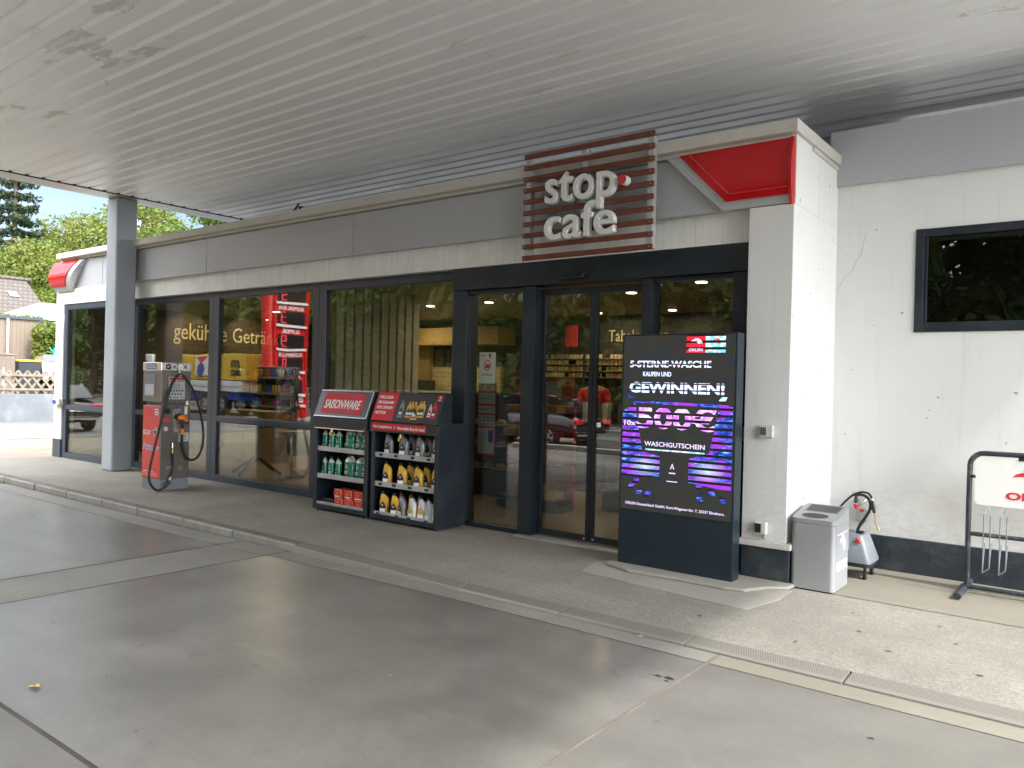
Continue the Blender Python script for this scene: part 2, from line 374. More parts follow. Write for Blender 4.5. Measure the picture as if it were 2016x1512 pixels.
# forecourt concrete: worn, slightly polished slabs
def concrete(name, ca, cb, rough_lo, rough_hi, stain=.5, agg=.0):
    m, t, out = new_mat(name); N = NT(t); P = N.pos()
    a = N.noise(P, .9, 7, .62); b = N.noise(P, 2.6, 8, .7); fn = N.noise(P, 130, 4, .7)
    c = N.mix(N.ramp(a, .35, .65), c4(ca), c4(cb))
    c = N.mix(N.ramp(N.noise(P, 1.7, 5, .5), .45, .72, 0, .32*stain), c, c4([x*.55 for x in ca])); c = N.mix(N.ramp(N.noise(P, 9, 6, .7), .5, .75, 0, .3*stain), c, c4([x*.6 for x in ca]))
    drv = N.noise(N.map(P, (.18, 1.3, 1), rot=(0, 0, .12)), 1.4, 6, .6); c = N.mix(N.ramp(drv, .5, .75, 0, .35*stain), c, c4([x*.62 for x in ca]))
    sc_ = N.noise(N.map(P, (.35, 3.5, 1), rot=(0, 0, -.5)), 2.2, 6, .75); c = N.mix(N.ramp(sc_, .60, .72, 0, .22*stain), c, c4([min(1, x*1.5) for x in cb])); c = N.mix(N.ramp(N.noise(P, 45, 5, .8), .5, .75, 0, .45), c, c4([x*.55 for x in ca])); c = N.mix(N.ramp(fn, .3, .7, 0, .3+agg), c, c4([x*1.35 for x in cb]))
    if agg:
        vo = N.n('ShaderNodeTexVoronoi'); vo.inputs['Scale'].default_value = 85; N.put(vo.inputs['Vector'], P)
        c = N.mix(N.ramp(N.xyz(vo.outputs['Color'])['X'], .1, .9, 0, agg), c, c4([x*.45 for x in ca]))
    v = N.n('ShaderNodeTexVoronoi'); v.inputs['Scale'].default_value = 3.4; v.inputs['Randomness'].default_value = 1; N.put(v.inputs['Vector'], P)
    q = N.xyz(v.outputs['Color'])
    sp = N.math('MULTIPLY', N.math('LESS_THAN', N.math('ADD', v.outputs['Distance'], N.math('MULTIPLY', N.noise(P, 18, 2), .03)), N.ramp(q['X'], .45, 1, .0, .085)), 1)
    c = N.mix(N.math('MULTIPLY', sp, N.ramp(q['Y'], 0, 1, .35, .9)), c, (.05, .045, .042, 1))
    p = N.n('ShaderNodeBsdfPrincipled'); N.put(p.inputs['Base Color'], c); rn = N.noise(N.map(P, (.5, 1.0, 1), (3, 2, 0)), .8, 3, .5); N.put(p.inputs['Roughness'], N.ramp(N.math('ADD', N.math('MULTIPLY', rn, .96), N.math('MULTIPLY', fn, .04)), .34, .64, rough_lo, rough_hi))
    N.put(p.inputs['Normal'], N.bump(N.math('ADD', fn, N.math('MULTIPLY', b, .12)), .12+agg*.5, .004)); t.links.new(p.outputs[0], out.inputs[0])
concrete('slab_dark', (.112, .106, .094), (.188, .179, .162), .26, .36, 1.25)
concrete('slab_mid', (.108, .102, .090), (.155, .147, .131), .42, .56, .8)
concrete('slab_strip', (.165, .156, .137), (.225, .214, .19), .6, .8, .8, .18)
concrete('pavement', (.142, .132, .112), (.25, .236, .204), .75, .92, 1.0, .35)
concrete('pavement_pale', (.165, .152, .12), (.205, .19, .153), .65, .85, .6, .08)
concrete('patch_cement', (.235, .225, .195), (.30, .29, .25), .75, .9, .5, .08)
m, t, out = new_mat('kerb_stone'); N = NT(t); P = N.pos(); q = N.xyz(P); nn = N.xyz(N.n('ShaderNodeNewGeometry').outputs['Normal'])
a = N.noise(P, 3, 7, .65); c = N.mix(N.ramp(a, .4, .65), (.27, .262, .24, 1), (.20, .19, .168, 1))
top = N.math('MULTIPLY', N.ramp(q['Y'], 4.745, 4.765), N.ramp(N.noise(P, 1.2, 4), .2, .5, .6, 1)); c = N.mix(N.math('MULTIPLY', top, .85), c, (.095, .088, .072, 1))
c = N.mix(N.math('MULTIPLY', N.ramp(q['Z'], -.07, -.10, 0, .7), 1), c, (.10, .09, .07, 1))
p = N.n('ShaderNodeBsdfPrincipled'); N.put(p.inputs['Base Color'], c); p.inputs['Roughness'].default_value = .8; N.put(p.inputs['Normal'], N.bump(N.noise(P, 140, 5, .7), .35, .006)); t.links.new(p.outputs[0], out.inputs[0])
# pavers
m, t, out = new_mat('pavers'); N = NT(t); P = N.pos()
br = N.n('ShaderNodeTexBrick'); N.put(br.inputs['Vector'], N.map(P, (1, 1, 1))); br.inputs['Scale'].default_value = 1; br.inputs['Brick Width'].default_value = .21; br.inputs['Row Height'].default_value = .105
br.inputs['Mortar Size'].default_value = .008; br.inputs['Color1'].default_value = (.21, .185, .13, 1); br.inputs['Color2'].default_value = (.17, .155, .11, 1); br.inputs['Mortar'].default_value = (.13, .115, .085, 1)
q = N.xyz(P); dx = N.math('DIVIDE', N.math('ADD', q['X'], 16.9), .9); dy = N.math('DIVIDE', N.math('SUBTRACT', q['Y'], 6.4), .45)
dd = N.math('SQRT', N.math('ADD', N.math('MULTIPLY', dx, dx), N.math('MULTIPLY', dy, dy)))
ring = N.math('MULTIPLY', N.math('GREATER_THAN', dd, .8), N.math('LESS_THAN', dd, 1.0))
c = N.mix(N.math('MULTIPLY', ring, .5), br.outputs['Color'], (.30, .12, .14, 1))
p = N.n('ShaderNodeBsdfPrincipled'); N.put(p.inputs['Base Color'], c); p.inputs['Roughness'].default_value = .85; N.put(p.inputs['Normal'], N.bump(br.outputs['Fac'], -.4, .006)); t.links.new(p.outputs[0], out.inputs[0])
# grating of the flush gutter
m, t, out = new_mat('gutter_grate'); N = NT(t); P = N.pos(); q = N.xyz(P)
g = N.math('LESS_THAN', N.math('FRACT', N.math('ADD', N.math('MULTIPLY', q['X'], 66), N.math('MULTIPLY', q['Y'], 26))), .42)
g = N.math('MULTIPLY', g, N.math('GREATER_THAN', q['Y'], 4.722)); fc = N.math('MULTIPLY', N.math('LESS_THAN', q['Y'], 4.712), N.ramp(q['X'], -3.6, -2.4, 1, 0))
c = N.mix(N.math('MULTIPLY', g, .55), (.175, .166, .145, 1), (.07, .065, .052, 1)); c = N.mix(N.ramp(N.noise(P, 3, 6), .45, .7, 0, .4), c, (.14, .13, .105, 1)); c = N.mix(fc, c, (.25, .242, .215, 1))
p = N.n('ShaderNodeBsdfPrincipled'); N.put(p.inputs['Base Color'], c); p.inputs['Roughness'].default_value = .8; N.put(p.inputs['Normal'], N.bump(N.math('SUBTRACT', 1, g), .8, .008)); t.links.new(p.outputs[0], out.inputs[0])
# interior planked ceiling, brick tile, cladding, roof tiles
def brickmat(name, c1, c2, mo, bw, rh, ms, axes='xz', rough=.5, bump=-.3, off=.5):
    m, t, out = new_mat(name); N = NT(t); q = N.xyz(N.pos())
    cb = N.n('ShaderNodeCombineXYZ'); N.put(cb.inputs[0], q['XYZ'.index(axes[0].upper())]); N.put(cb.inputs[1], q['XYZ'.index(axes[1].upper())])
    br = N.n('ShaderNodeTexBrick'); br.offset = off; N.put(br.inputs['Vector'], cb.outputs[0]); br.inputs['Scale'].default_value = 1; br.inputs['Brick Width'].default_value = bw; br.inputs['Row Height'].default_value = rh
    br.inputs['Mortar Size'].default_value = ms; br.inputs['Color1'].default_value = c4(c1); br.inputs['Color2'].default_value = c4(c2); br.inputs['Mortar'].default_value = c4(mo)
    c = N.mix(N.ramp(N.noise(N.pos(), 5, 5), .35, .7, 0, .3), br.outputs['Color'], c4([x*.6 for x in c1]))
    p = N.n('ShaderNodeBsdfPrincipled'); N.put(p.inputs['Base Color'], c); p.inputs['Roughness'].default_value = rough; N.put(p.inputs['Normal'], N.bump(br.outputs['Fac'], bump, .01)); t.links.new(p.outputs[0], out.inputs[0])
brickmat('ceiling_planks', (.34, .30, .20), (.30, .265, .18), (.10, .08, .05), 2.4, .16, .006, 'yx', .55)
brickmat('brick_tiles', (.62, .52, .30), (.58, .48, .28), (.25, .2, .12), .22, .10, .006, 'xz', .4)
brickmat('cladding', (.20, .155, .12), (.155, .125, .105), (.12, .09, .07), 4.0, .14, .008, 'zy', .8)
brickmat('roof_tiles', (.10, .078, .066), (.07, .057, .05), (.035, .03, .028), .24, .22, .03, 'yz', .8, -.8)
brickmat('dark_planks', (.10, .06, .035), (.07, .045, .03), (.02, .015, .01), 2.4, .14, .006, 'yz', .6)
# leaves
def leafmat(name, a, b, c3):
    m, t, out = new_mat(name); N = NT(t); P = N.pos(); g = N.n('ShaderNodeNewGeometry')
    n1 = N.noise(P, .45, 3, .6)
    c = N.mix(N.ramp(g.outputs['Random Per Island'], 0, 1), c4(a), c4(b)); c = N.mix(N.ramp(n1, .4, .65, 0, .7), c, c4(c3))
    df = N.n('ShaderNodeBsdfPrincipled'); N.put(df.inputs['Base Color'], c); df.inputs['Roughness'].default_value = .55; df.inputs['Specular IOR Level'].default_value = .25
    tl = N.n('ShaderNodeBsdfTranslucent'); N.put(tl.inputs[0], c)
    ms = N.n('ShaderNodeMixShader'); ms.inputs[0].default_value = .38; N.put(ms.inputs[1], df.outputs[0]); N.put(ms.inputs[2], tl.outputs[0])
    t.links.new(ms.outputs[0], out.inputs[0])
leafmat('leaf_bright', (.065, .115, .018), (.13, .17, .028), (.17, .165, .035))
leafmat('leaf_mid', (.05, .10, .02), (.10, .15, .03), (.13, .15, .035))
leafmat('leaf_street', (.07, .12, .03), (.15, .20, .05), (.17, .19, .05))
leafmat('leaf_dark', (.035, .075, .018), (.08, .12, .028), (.11, .12, .03))
leafmat('needle', (.022, .045, .025), (.05, .075, .04), (.045, .06, .03))
leafmat('grass', (.08, .12, .02), (.13, .17, .03), (.10, .13, .03))
# LED screen materials (the screen itself gives off this light)
def screen_mat(name, kind):
    m, t, out = new_mat(name); N = NT(t); P = N.pos(); q = N.xyz(P)
    rows = N.math('LESS_THAN', N.math('FRACT', N.math('DIVIDE', N.math('ADD', q['Z'], .012), .0558)), .60)
    if kind == 'base':
        a = N.noise(N.map(P, (5, 5, 9), rot=(0, .5, 0)), 1.6, 3); b = N.noise(N.map(P, (5, 5, 7), (3, 0, 5), (0, -.6, 0)), 1.5, 3)
        c = N.mix(N.ramp(a, .4, .6), (.034, .026, .018, 1), (.018, .026, .036, 1)); c = N.mix(N.ramp(b, .52, .66), c, (.026, .036, .018, 1)); c = N.mix(.35, c, (.0, .0, .0, 1))
        px = N.math('LESS_THAN', N.math('FRACT', N.math('MULTIPLY', q['X'], 160)), .5); c = N.mix(N.math('MULTIPLY', px, .25), c, (.008, .008, .01, 1)); st = .9
        N_ = N.math('MULTIPLY', 1, 1)
    elif kind == 'white':
        c = N.mix(N.ramp(N.noise(P, 45, 2), .42, .6), (.75, .62, .95, 1), (.50, .80, 1, 1)); st = 1.0; N_ = N.math('LESS_THAN', N.math('FRACT', N.math('DIVIDE', N.math('ADD', q['Z'], .040), .0558)), .80)
    elif kind == 'white_plain':
        c = N.mix(N.ramp(N.noise(P, 60, 2), .45, .6), (.9, .6, .95, 1), (.6, .8, 1, 1)); st = .8; N_ = N.math('ADD', 0, 1)
    elif kind == 'pink':
        c = N.mix(N.ramp(N.noise(P, 16, 3), .40, .62), (.55, .12, .95, 1), (1, .60, 1, 1)); st = .95; N_ = rows
    elif kind == 'redlogo':
        c = N.mix(.0, (1, .01, .03, 1), (1, .01, .03, 1)); st = .75; N_ = rows
    elif kind == 'cyan':
        c = N.mix(N.ramp(N.noise(P, 30, 2), .45, .55), (.15, .65, .8, 1), (.95, .85, .95, 1)); st = .9; N_ = rows
    else:
        a = N.noise(N.map(P, (14, 1, 55)), 1, 4, .7); b = N.noise(N.map(P, (5, 1, 9), (7, 0, 2)), 1.2, 3)
        c = N.mix(N.ramp(a, .40, .55), (.005, .01, .10, 1), (.02, .09, .85, 1)); c = N.mix(N.ramp(a, .55, .66), c, (.25, .75, 1, 1)); c = N.mix(N.ramp(b, .46, .60), c, (.38, .03, .75, 1))
        hot = N.math('MULTIPLY', N.ramp(N.math('ABSOLUTE', N.math('SUBTRACT', q['Z'], .91)), 0, .10, 1, 0), N.ramp(N.math('ABSOLUTE', N.math('ADD', N.math('ABSOLUTE', N.math('ADD', q['X'], 2.98)), -.29)), 0, .16, 1, 0))
        c = N.mix(N.math('MULTIPLY', hot, .8, clamp=True), c, (.75, .9, 1, 1)); st = .75; N_ = rows
    p = N.n('ShaderNodeBsdfPrincipled'); p.inputs['Base Color'].default_value = (.012, .012, .012, 1); p.inputs['Roughness'].default_value = .45
    N.put(p.inputs['Emission Color'], c); N.put(p.inputs['Emission Strength'], N.math('MULTIPLY', N_, st*.63)); t.links.new(p.outputs[0], out.inputs[0])
for k in ('base', 'white', 'white_plain', 'pink', 'redlogo', 'cyan', 'picture'): screen_mat('screen_'+k, k)
#PART2
# ================================================================== GROUND
def roadz(x): return -0.10 + 0.045*min(1, max(0, (x+8)/4))
def strip(name, x0, x1, y0, y1, dz, mat, step=1.0, skew=None):
    b = MB(); n = max(1, int(math.ceil((x1-x0)/step)))
    for i in range(n):
        a = x0+(x1-x0)*i/n; c = x0+(x1-x0)*(i+1)/n
        b.quad((a, y0, roadz(a)+dz), (c, y0, roadz(c)+dz), (c, y1, roadz(c)+dz), (a, y1, roadz(a)+dz))
    o = b.build(name, mat); return tag(o, kind='structure')
b = MB(); b.quad((-900, -900, -.16), (900, -900, -.16), (900, 900, -.16), (-900, 900, -.16)); tag(b.build('ground', 'asphalt'), kind='structure')
# forecourt concrete base (joint-coloured) with slabs just above it
strip('forecourt_base', -24, 9, -8.0, 4.86, -.006, 'joint_dark')
strip('forecourt_slab', -13.2, -7.12, 1.2, 4.44, 0, 'slab_dark')
strip('forecourt_slab', -7.10, -6.35, 1.6, 4.44, 0, 'slab_strip')
strip('forecourt_slab', -6.335, -1.95, 1.575, 4.485, 0, 'slab_dark')
strip('forecourt_slab', -1.925, 2.6, -3.2, 4.485, 0, 'slab_mid')
strip('forecourt_slab', 2.62, 9, -3.2, 4.485, 0, 'slab_mid')
strip('forecourt_slab', -7.10, -1.95, -3.2, 1.55, 0, 'slab_mid')
strip('forecourt_slab', -13.2, -7.12, -3.2, 1.18, 0, 'slab_mid')
strip('gutter_strip', -13.2, -7.12, 4.45, 4.855, 0, 'slab_strip')
strip('gutter_strip', -7.10, -1.95, 4.495, 4.855, 0, 'slab_strip')
strip('gutter_strip', -7.10, -6.35, 4.445, 4.492, .001, 'slab_strip')
strip('gutter_strip', -1.925, 9, 4.495, 4.855, 0, 'pavement_pale')
strip('gutter_joint', -7.115, -7.10, 4.45, 4.735, .001, 'joint_dark')
strip('gutter_joint', -6.35, -6.338, 4.45, 4.735, .0022, 'joint_dark')
strip('joint_filler', -1.950, -1.925, -3.2, 4.80, -.001, 'joint_light')
strip('paved_yard', -24, -13.22, -8, 4.70, 0, 'pavers')
strip('paved_yard', -21.5, -15.9, 4.72, 9.4, .004, 'pavers')
b = MB(); b.quad((-60, -3, -.09), (-21.52, -3, -.09), (-21.52, 40, -.09), (-60, 40, -.09)); tag(b.build('side_road', 'asphalt_light'), kind='structure')
b = MB(); b.quad((-21.50, 9.42, -.088), (-15.9, 9.42, -.088), (-15.9, 40, -.088), (-21.50, 40, -.088)); tag(b.build('side_road_apron', 'asphalt_light'), kind='structure')
b = MB(); b.quad((-90, -13, -.13), (40, -13, -.13), (40, -3.3, -.13), (-90, -3.3, -.13)); tag(b.build('street', 'asphalt_light'), kind='structure')
# street kerb on the far side and verge
b = MB(); b.box(-90, -13.3, -.15, 40, -13.0, 0.02); tag(b.build('far_kerb', 'kerb_far', bevel=.02), kind='structure')
b = MB(); b.quad((-90, -30, .01), (40, -30, .01), (40, -13.3, .01), (-90, -13.3, .01)); tag(b.build('verge', 'soil'), kind='structure')
b = MB(); b.box(-12.9, -3.5, -.15, 9, -3.3, .03); tag(b.build('forecourt_kerb', 'kerb_far', bevel=.02), kind='structure')
# pavement in front of the shop, falling slightly to the flush kerb at the right
def kerbtop(x):
    k = min(1, max(0, (x+6.2)/2.4)); k = k*k*(3-2*k); return -0.0-0.030*k
b = MB(); xs = [-15.9, -13.4, -11, -9.44]+[-9.42+i*.5 for i in range(0, 24)]+[2.6, 9]
for x0, x1 in zip(xs[:-1], xs[1:]):
    ys = [4.86, 5.2, 7.9]
    for y0, y1 in zip(ys[:-1], ys[1:]):
        z = lambda x, y: (kerbtop(x) if y < 4.9 else 0)
        b.quad((x0, y0, z(x0, y0)), (x1, y0, z(x1, y0)), (x1, y1, z(x1, y1)), (x0, y1, z(x0, y1)))
b.box(-15.9, 4.86, -.14, -15.88, 7.9, 0)
tag(b.build('pavement', 'pavement'), kind='structure')
b = MB(); b.quad((-9.43, 4.9, .0015), (-9.42, 4.9, .0015), (-9.42, 6.6, .0015), (-9.43, 6.6, .0015)); tag(b.build('pavement_joint', 'joint_dark'), kind='structure')
b = MB(); b.quad((-1.85, 6.47, .004), (9, 6.47, .004), (9, 7.72, .004), (-1.85, 7.72, .004)); tag(b.build('pavement_wall_strip', 'pavement_pale'), kind='structure')
# kerb stones: upright at the left, lowered and grooved at the right
b = MB(); x = -15.9
stones = [-15.9, -14.6, -13.3, -12.22, -11.2, -10.2, -9.3, -8.28, -7.3, -6.25]
for x0, x1 in zip(stones[:-1], stones[1:]):
    b.prism([(4.735, -.12), (4.735, -.022), (4.752, -.004), (4.86, .001), (4.86, -.12)], x0+.011, x1-.011, 'x')
tag(b.build('kerb', 'kerb_stone', bevel=.004), kind='structure')
b = MB()
for x0, x1 in zip([-6.25, -5.15, -4.14, -3.15, -2.17, -1.2, -.2, .8, 1.8, 2.8, 3.8], [-5.15, -4.14, -3.15, -2.17, -1.2, -.2, .8, 1.8, 2.8, 3.8, 4.8]):
    za, zb = kerbtop(x0), kerbtop(x1); x1 -= .012
    f0, f1 = za-.012, zb-.012; g0 = 4.70 if x0 < -5 else 4.68
    b.add([(x0, g0, -.13), (x1, g0, -.13), (x1, g0, f1), (x0, g0, f0), (x0, 4.86, za+.002), (x1, 4.86, zb+.002), (x0, 4.86, -.13), (x1, 4.86, -.13)],
          [(0, 1, 2, 3), (3, 2, 5, 4), (6, 4, 5, 7), (0, 3, 4, 6), (1, 7, 5, 2)])
tag(b.build('lowered_kerb', 'gutter_grate', bevel=.003), kind='structure')
# cement patch under the display and in front of the pillar
b = MB()
out_ = [(-3.62, 6.66), (-3.60, 6.08), (-3.3, 5.95), (-2.9, 5.98), (-2.45, 5.98), (-2.30, 6.02), (-2.2, 6.22), (-2.06, 6.34), (-2.04, 6.66)]
b.prism(out_, .001, .030, 'z'); tag(b.build('cement_plinth', 'patch_cement', bevel=.012, seg=2), kind='structure')
b = MB(); b.prism([(-3.72, 6.1), (-3.62, 5.72), (-3.1, 5.66), (-2.6, 5.60), (-2.12, 5.56), (-2.02, 6.0), (-2.03, 6.34), (-3.0, 6.34), (-3.6, 6.3)], .0005, .004, 'z'); tag(b.build('cement_patch', 'patch_cement'), kind='structure')

# ================================================================== SHOP BUILDING
shop = thing('shop_building', 'long low white filling station shop with dark framed windows and grey fascia under the canopy', 'building', (-9, 6.7, 0))
def part(name, mb, mat, par=shop, **k): return mb.build(name, mat, par, **k)
# interior shell
part('shop_floor', MB().box(-15.9, 6.78, -.02, -2.2, 13.0, .012), 'interior_floor')
part('shop_ceiling', MB().box(-15.9, 6.78, 2.92, -2.2, 13.0, 2.98), 'ceiling_planks')
part('back_wall', MB().box(-15.9, 12.9, 0, -2.1, 13.1, 3.5), 'interior_dark')
part('inner_side_wall', MB().box(-15.90, 6.8, 0, -15.75, 12.9, 2.92), 'dark_planks')
part('inner_side_wall', MB().box(-2.30, 6.95, 0, -2.2, 12.9, 2.92), 'interior_dark')
part('roof', MB().box(-15.9, 6.62, 3.42, -2.2, 13.3, 3.60), 'roof_felt')
part('side_wall', MB().box(-15.99, 6.725, 0.0, -15.91, 13.2, 3.6), 'white_render')
# facade: siding, fascia, cornice
part('siding', MB().box(-15.97, 6.60, 2.87, -2.51, 6.70, 3.66), 'white_panel')
part('siding', MB().box(-15.95, 6.555, 3.656, -2.20, 6.60, 3.695), 'white_panel')
part('cornice', MB().box(-15.79, 6.40, 3.70, -2.10, 6.90, 3.80), 'cap_cream', bevel=.006)
part('cornice_lower', MB().box(-15.77, 6.47, 3.668, -2.16, 6.70, 3.698), 'cap_cream', bevel=.004)
b = MB()
for x0, x1 in ((-15.90, -14.2), (-14.195, -10.9), (-10.895, -7.6), (-7.595, -4.3), (-4.295, -2.16)): b.box(x0, 6.52, 3.142, x1-.004, 6.598, 3.655)
part('fascia', b, 'fascia_grey', bevel=.003)
# white strip of wall at the left end
part('end_wall', MB().box(-15.98, 6.50, .34, -15.665, 6.72, 2.862), 'white_render')
part('end_wall', MB().box(-15.98, 6.505, 2.864, -13.46, 6.598, 3.14), 'white_panel')
part('end_plinth', MB().box(-15.985, 6.49, 0, -15.667, 6.72, .338), 'anthracite_frame')
# windows
def window(x0, x1, z0, z1, gx0, gx1, rails, name='window', y=6.70, d=.09, bars=()):
    """frame with its panes as children; rails: list of (zlow, zhigh) solid bands"""
    b = MB(); b.box(x0, y, z0, gx0, y+d, z1); b.box(gx1, y, z0, x1, y+d, z1)
    for a, c in rails: b.box(gx0, y+.003, a, gx1, y+d-.003, c)
    fr = part(name, b, 'anthracite_frame', bevel=.004)
    gaps = []; rs = sorted(rails)
    for (a, c), (e, g) in zip(rs[:-1], rs[1:]): gaps.append((c, e))
    for a, c in gaps:
        q = MB(); q.box(gx0-.01, y+.035, a-.01, gx1+.01, y+.053, c+.01); q.build('pane', 'window_glass', fr)
        t = MB()
        for p0, p1, p2, p3 in ((gx0, gx0+.012, a, c), (gx1-.012, gx1, a, c), (gx0+.012, gx1-.012, a, a+.012), (gx0+.012, gx1-.012, c-.012, c)): t.box(p0, y+.018, p2, p1, y+.033, p3)
        t.build('glazing_bead', 'black_plastic', fr)
    return fr
RL = [(0, .10), (.91, .99), (2.78, 2.87)]
window(-15.66, -13.46, 0, 2.86, -15.53, -13.6, [(0, .10), (.91, .99), (2.76, 2.86)], y=6.52)
window(-13.45, -10.97, 0, 2.87, -13.30, -11.08, RL)
window(-10.96, -8.455, 0, 2.87, -10.83, -8.58, RL)
window(-8.445, -5.985, 0, 2.87, -8.31, -6.06, [(0, .10), (.91, .99), (2.77, 2.87)])
# entrance: header, jambs, side light, two sliding leaves, right fixed light
b = MB(); b.box(-5.975, 6.60, 2.625, -2.51, 6.86, 2.865); en = part('door_header', b, 'anthracite', bevel=.004)
b = MB(); b.box(-5.975, 6.63, 0, -5.79, 6.84, 2.62); b.box(-5.01, 6.63, 0, -4.85, 6.84, 2.62); b.box(-5.79, 6.66, 0, -5.01, 6.80, .05); b.box(-5.79, 6.66, 2.58, -5.01, 6.80, 2.62)
sl = part('side_light', b, 'anthracite', bevel=.004); MB().box(-5.80, 6.72, .04, -5.0, 6.738, 2.59).build('pane', 'window_glass', sl)
def leaf(x0, x1):
    b = MB(); b.box(x0, 6.76, .02, x0+.045, 6.80, 2.60); b.box(x1-.045, 6.76, .02, x1, 6.80, 2.60); b.box(x0+.045, 6.762, .02, x1-.045, 6.798, .085); b.box(x0+.045, 6.762, 2.53, x1-.045, 6.798, 2.60)
    lf = part('sliding_door', b, 'anthracite', bevel=.003); MB().box(x0+.04, 6.772, .08, x1-.04, 6.788, 2.54).build('pane', 'window_glass', lf)
    MB().cyl((x0+.05 if x0 > -4.5 else x1-.05, 6.758, .052), (x0+.05 if x0 > -4.5 else x1-.05, 6.752, .052), .012).build('lock', 'chrome', lf, smooth=True)
leaf(-4.85, -4.205); leaf(-4.20, -3.53)
b = MB(); b.box(-3.60, 6.64, 0, -3.50, 6.84, 2.62); b.box(-2.70, 6.62, 0, -2.585, 6.86, 2.62); b.box(-3.50, 6.66, 0, -2.70, 6.80, .06); b.box(-3.50, 6.66, 2.585, -2.70, 6.80, 2.62)
fl = part('fixed_light', b, 'anthracite', bevel=.004); MB().box(-3.51, 6.72, .05, -2.69, 6.738, 2.59).build('pane', 'window_glass', fl)
part('door_jamb', MB().box(-2.580, 6.61, 0, -2.51, 6.88, 2.62), 'anthracite', bevel=.004)
part('door_sensor', MB().box(-4.50, 6.535, 2.655, -4.20, 6.60, 2.70).box(-4.46, 6.52, 2.66, -4.24, 6.535, 2.685), 'black_plastic', bevel=.008)
b = MB().box(-2.655, 6.600, 1.15, -2.545, 6.62, 1.27); ks = part('key_switch', b, 'silver', bevel=.004); MB().cyl((-2.60, 6.600, 1.215), (-2.60, 6.588, 1.215), .018).box(-2.605, 6.58, 1.18, -2.595, 6.60, 1.21).build('lock', 'black_plastic', ks)
part('threshold', MB().box(-5.0, 6.55, 0, -3.55, 6.76, .014), 'steel_galv')
# white pillar at the right end of the facade + return wall
part('pillar', MB().box(-2.51, 6.47, .345, -2.135, 7.72, 3.128), 'white_render', bevel=.004)
part('pillar_top', MB().box(-2.155, 6.50, 3.129, -2.136, 7.72, 3.70).box(-2.51, 6.605, 3.129, -2.157, 7.70, 3.66), 'white_render')
part('pillar_ledge', MB().box(-2.53, 6.43, .295, -2.085, 7.70, .345), 'cap_cream', bevel=.006)
part('pillar_plinth', MB().box(-2.51, 6.46, .0, -2.10, 7.70, .295), 'plinth_dark', bevel=.008)
part('cornice_return', MB().box(-2.20, 6.9, 3.70, -2.10, 7.70, 3.80).box(-2.185, 6.9, 3.66, -2.118, 7.70, 3.698), 'cap_cream', bevel=.006)
# right wing wall with plinth, fascia and small window
wx0, wx1, wz0, wz1 = -1.46, .35, 2.14, 3.05
b = MB(); b.box(-2.135, 7.70, .31, wx0, 7.95, 3.60); b.box(wx1, 7.70, .31, 6.5, 7.95, 3.60); b.box(wx0, 7.70, .31, wx1, 7.95, wz0); b.box(wx0, 7.70, wz1, wx1, 7.95, 3.60)
part('wing_wall', b, 'white_render')
part('wing_plinth', MB().box(-2.10, 7.685, 0, 6.5, 7.95, .308), 'plinth_dark', bevel=.004)
part('wing_fascia', MB().box(-2.20, 7.655, 3.515, 6.5, 7.698, 4.03), 'fascia_grey', bevel=.003)
part('wing_roof', MB().box(-2.2, 7.70, 3.61, 6.5, 13, 3.75), 'roof_felt')
b = MB(); F = .07
b.box(wx0, 7.685, wz0, wx0+F, 7.76, wz1); b.box(wx1-F, 7.685, wz0, wx1, 7.76, wz1); b.box(wx0+F, 7.687, wz0, wx1-F, 7.758, wz0+.085); b.box(wx0+F, 7.687, wz1-F, wx1-F, 7.758, wz1)
b.box(wx0+F, 7.71, wz0+.085, wx0+F+.025, 7.755, wz1-F); b.box(wx1-F-.025, 7.71, wz0+.085, wx1-F, 7.755, wz1-F)
wf = part('window', b, 'anthracite', bevel=.004); MB().box(wx0+F, 7.735, wz0+.08, wx1-F, 7.75, wz1-F).build('pane', 'wing_glass', wf)
part('window_backing', MB().box(wx0-.1, 8.4, wz0-.2, wx1+.1, 8.45, wz1+.2), 'interior_dark')
# crack in the render
cr_ = [(-2.16+1.46*.0-.02, 2.30+.25), (-2.10, 2.62), (-2.02, 2.72), (-1.99, 2.78), (-1.935, 2.86), (-1.925, 2.95), (-1.90, 3.07)]
cr_ = [(-2.12, 2.55), (-2.06, 2.66), (-1.99, 2.72), (-1.96, 2.80), (-1.92, 2.86), (-1.905, 2.93), (-1.88, 3.06)]
part('wall_crack', MB().tube([(a, 7.699, c) for a, c in cr_], .0012, 4), 'timber_old')
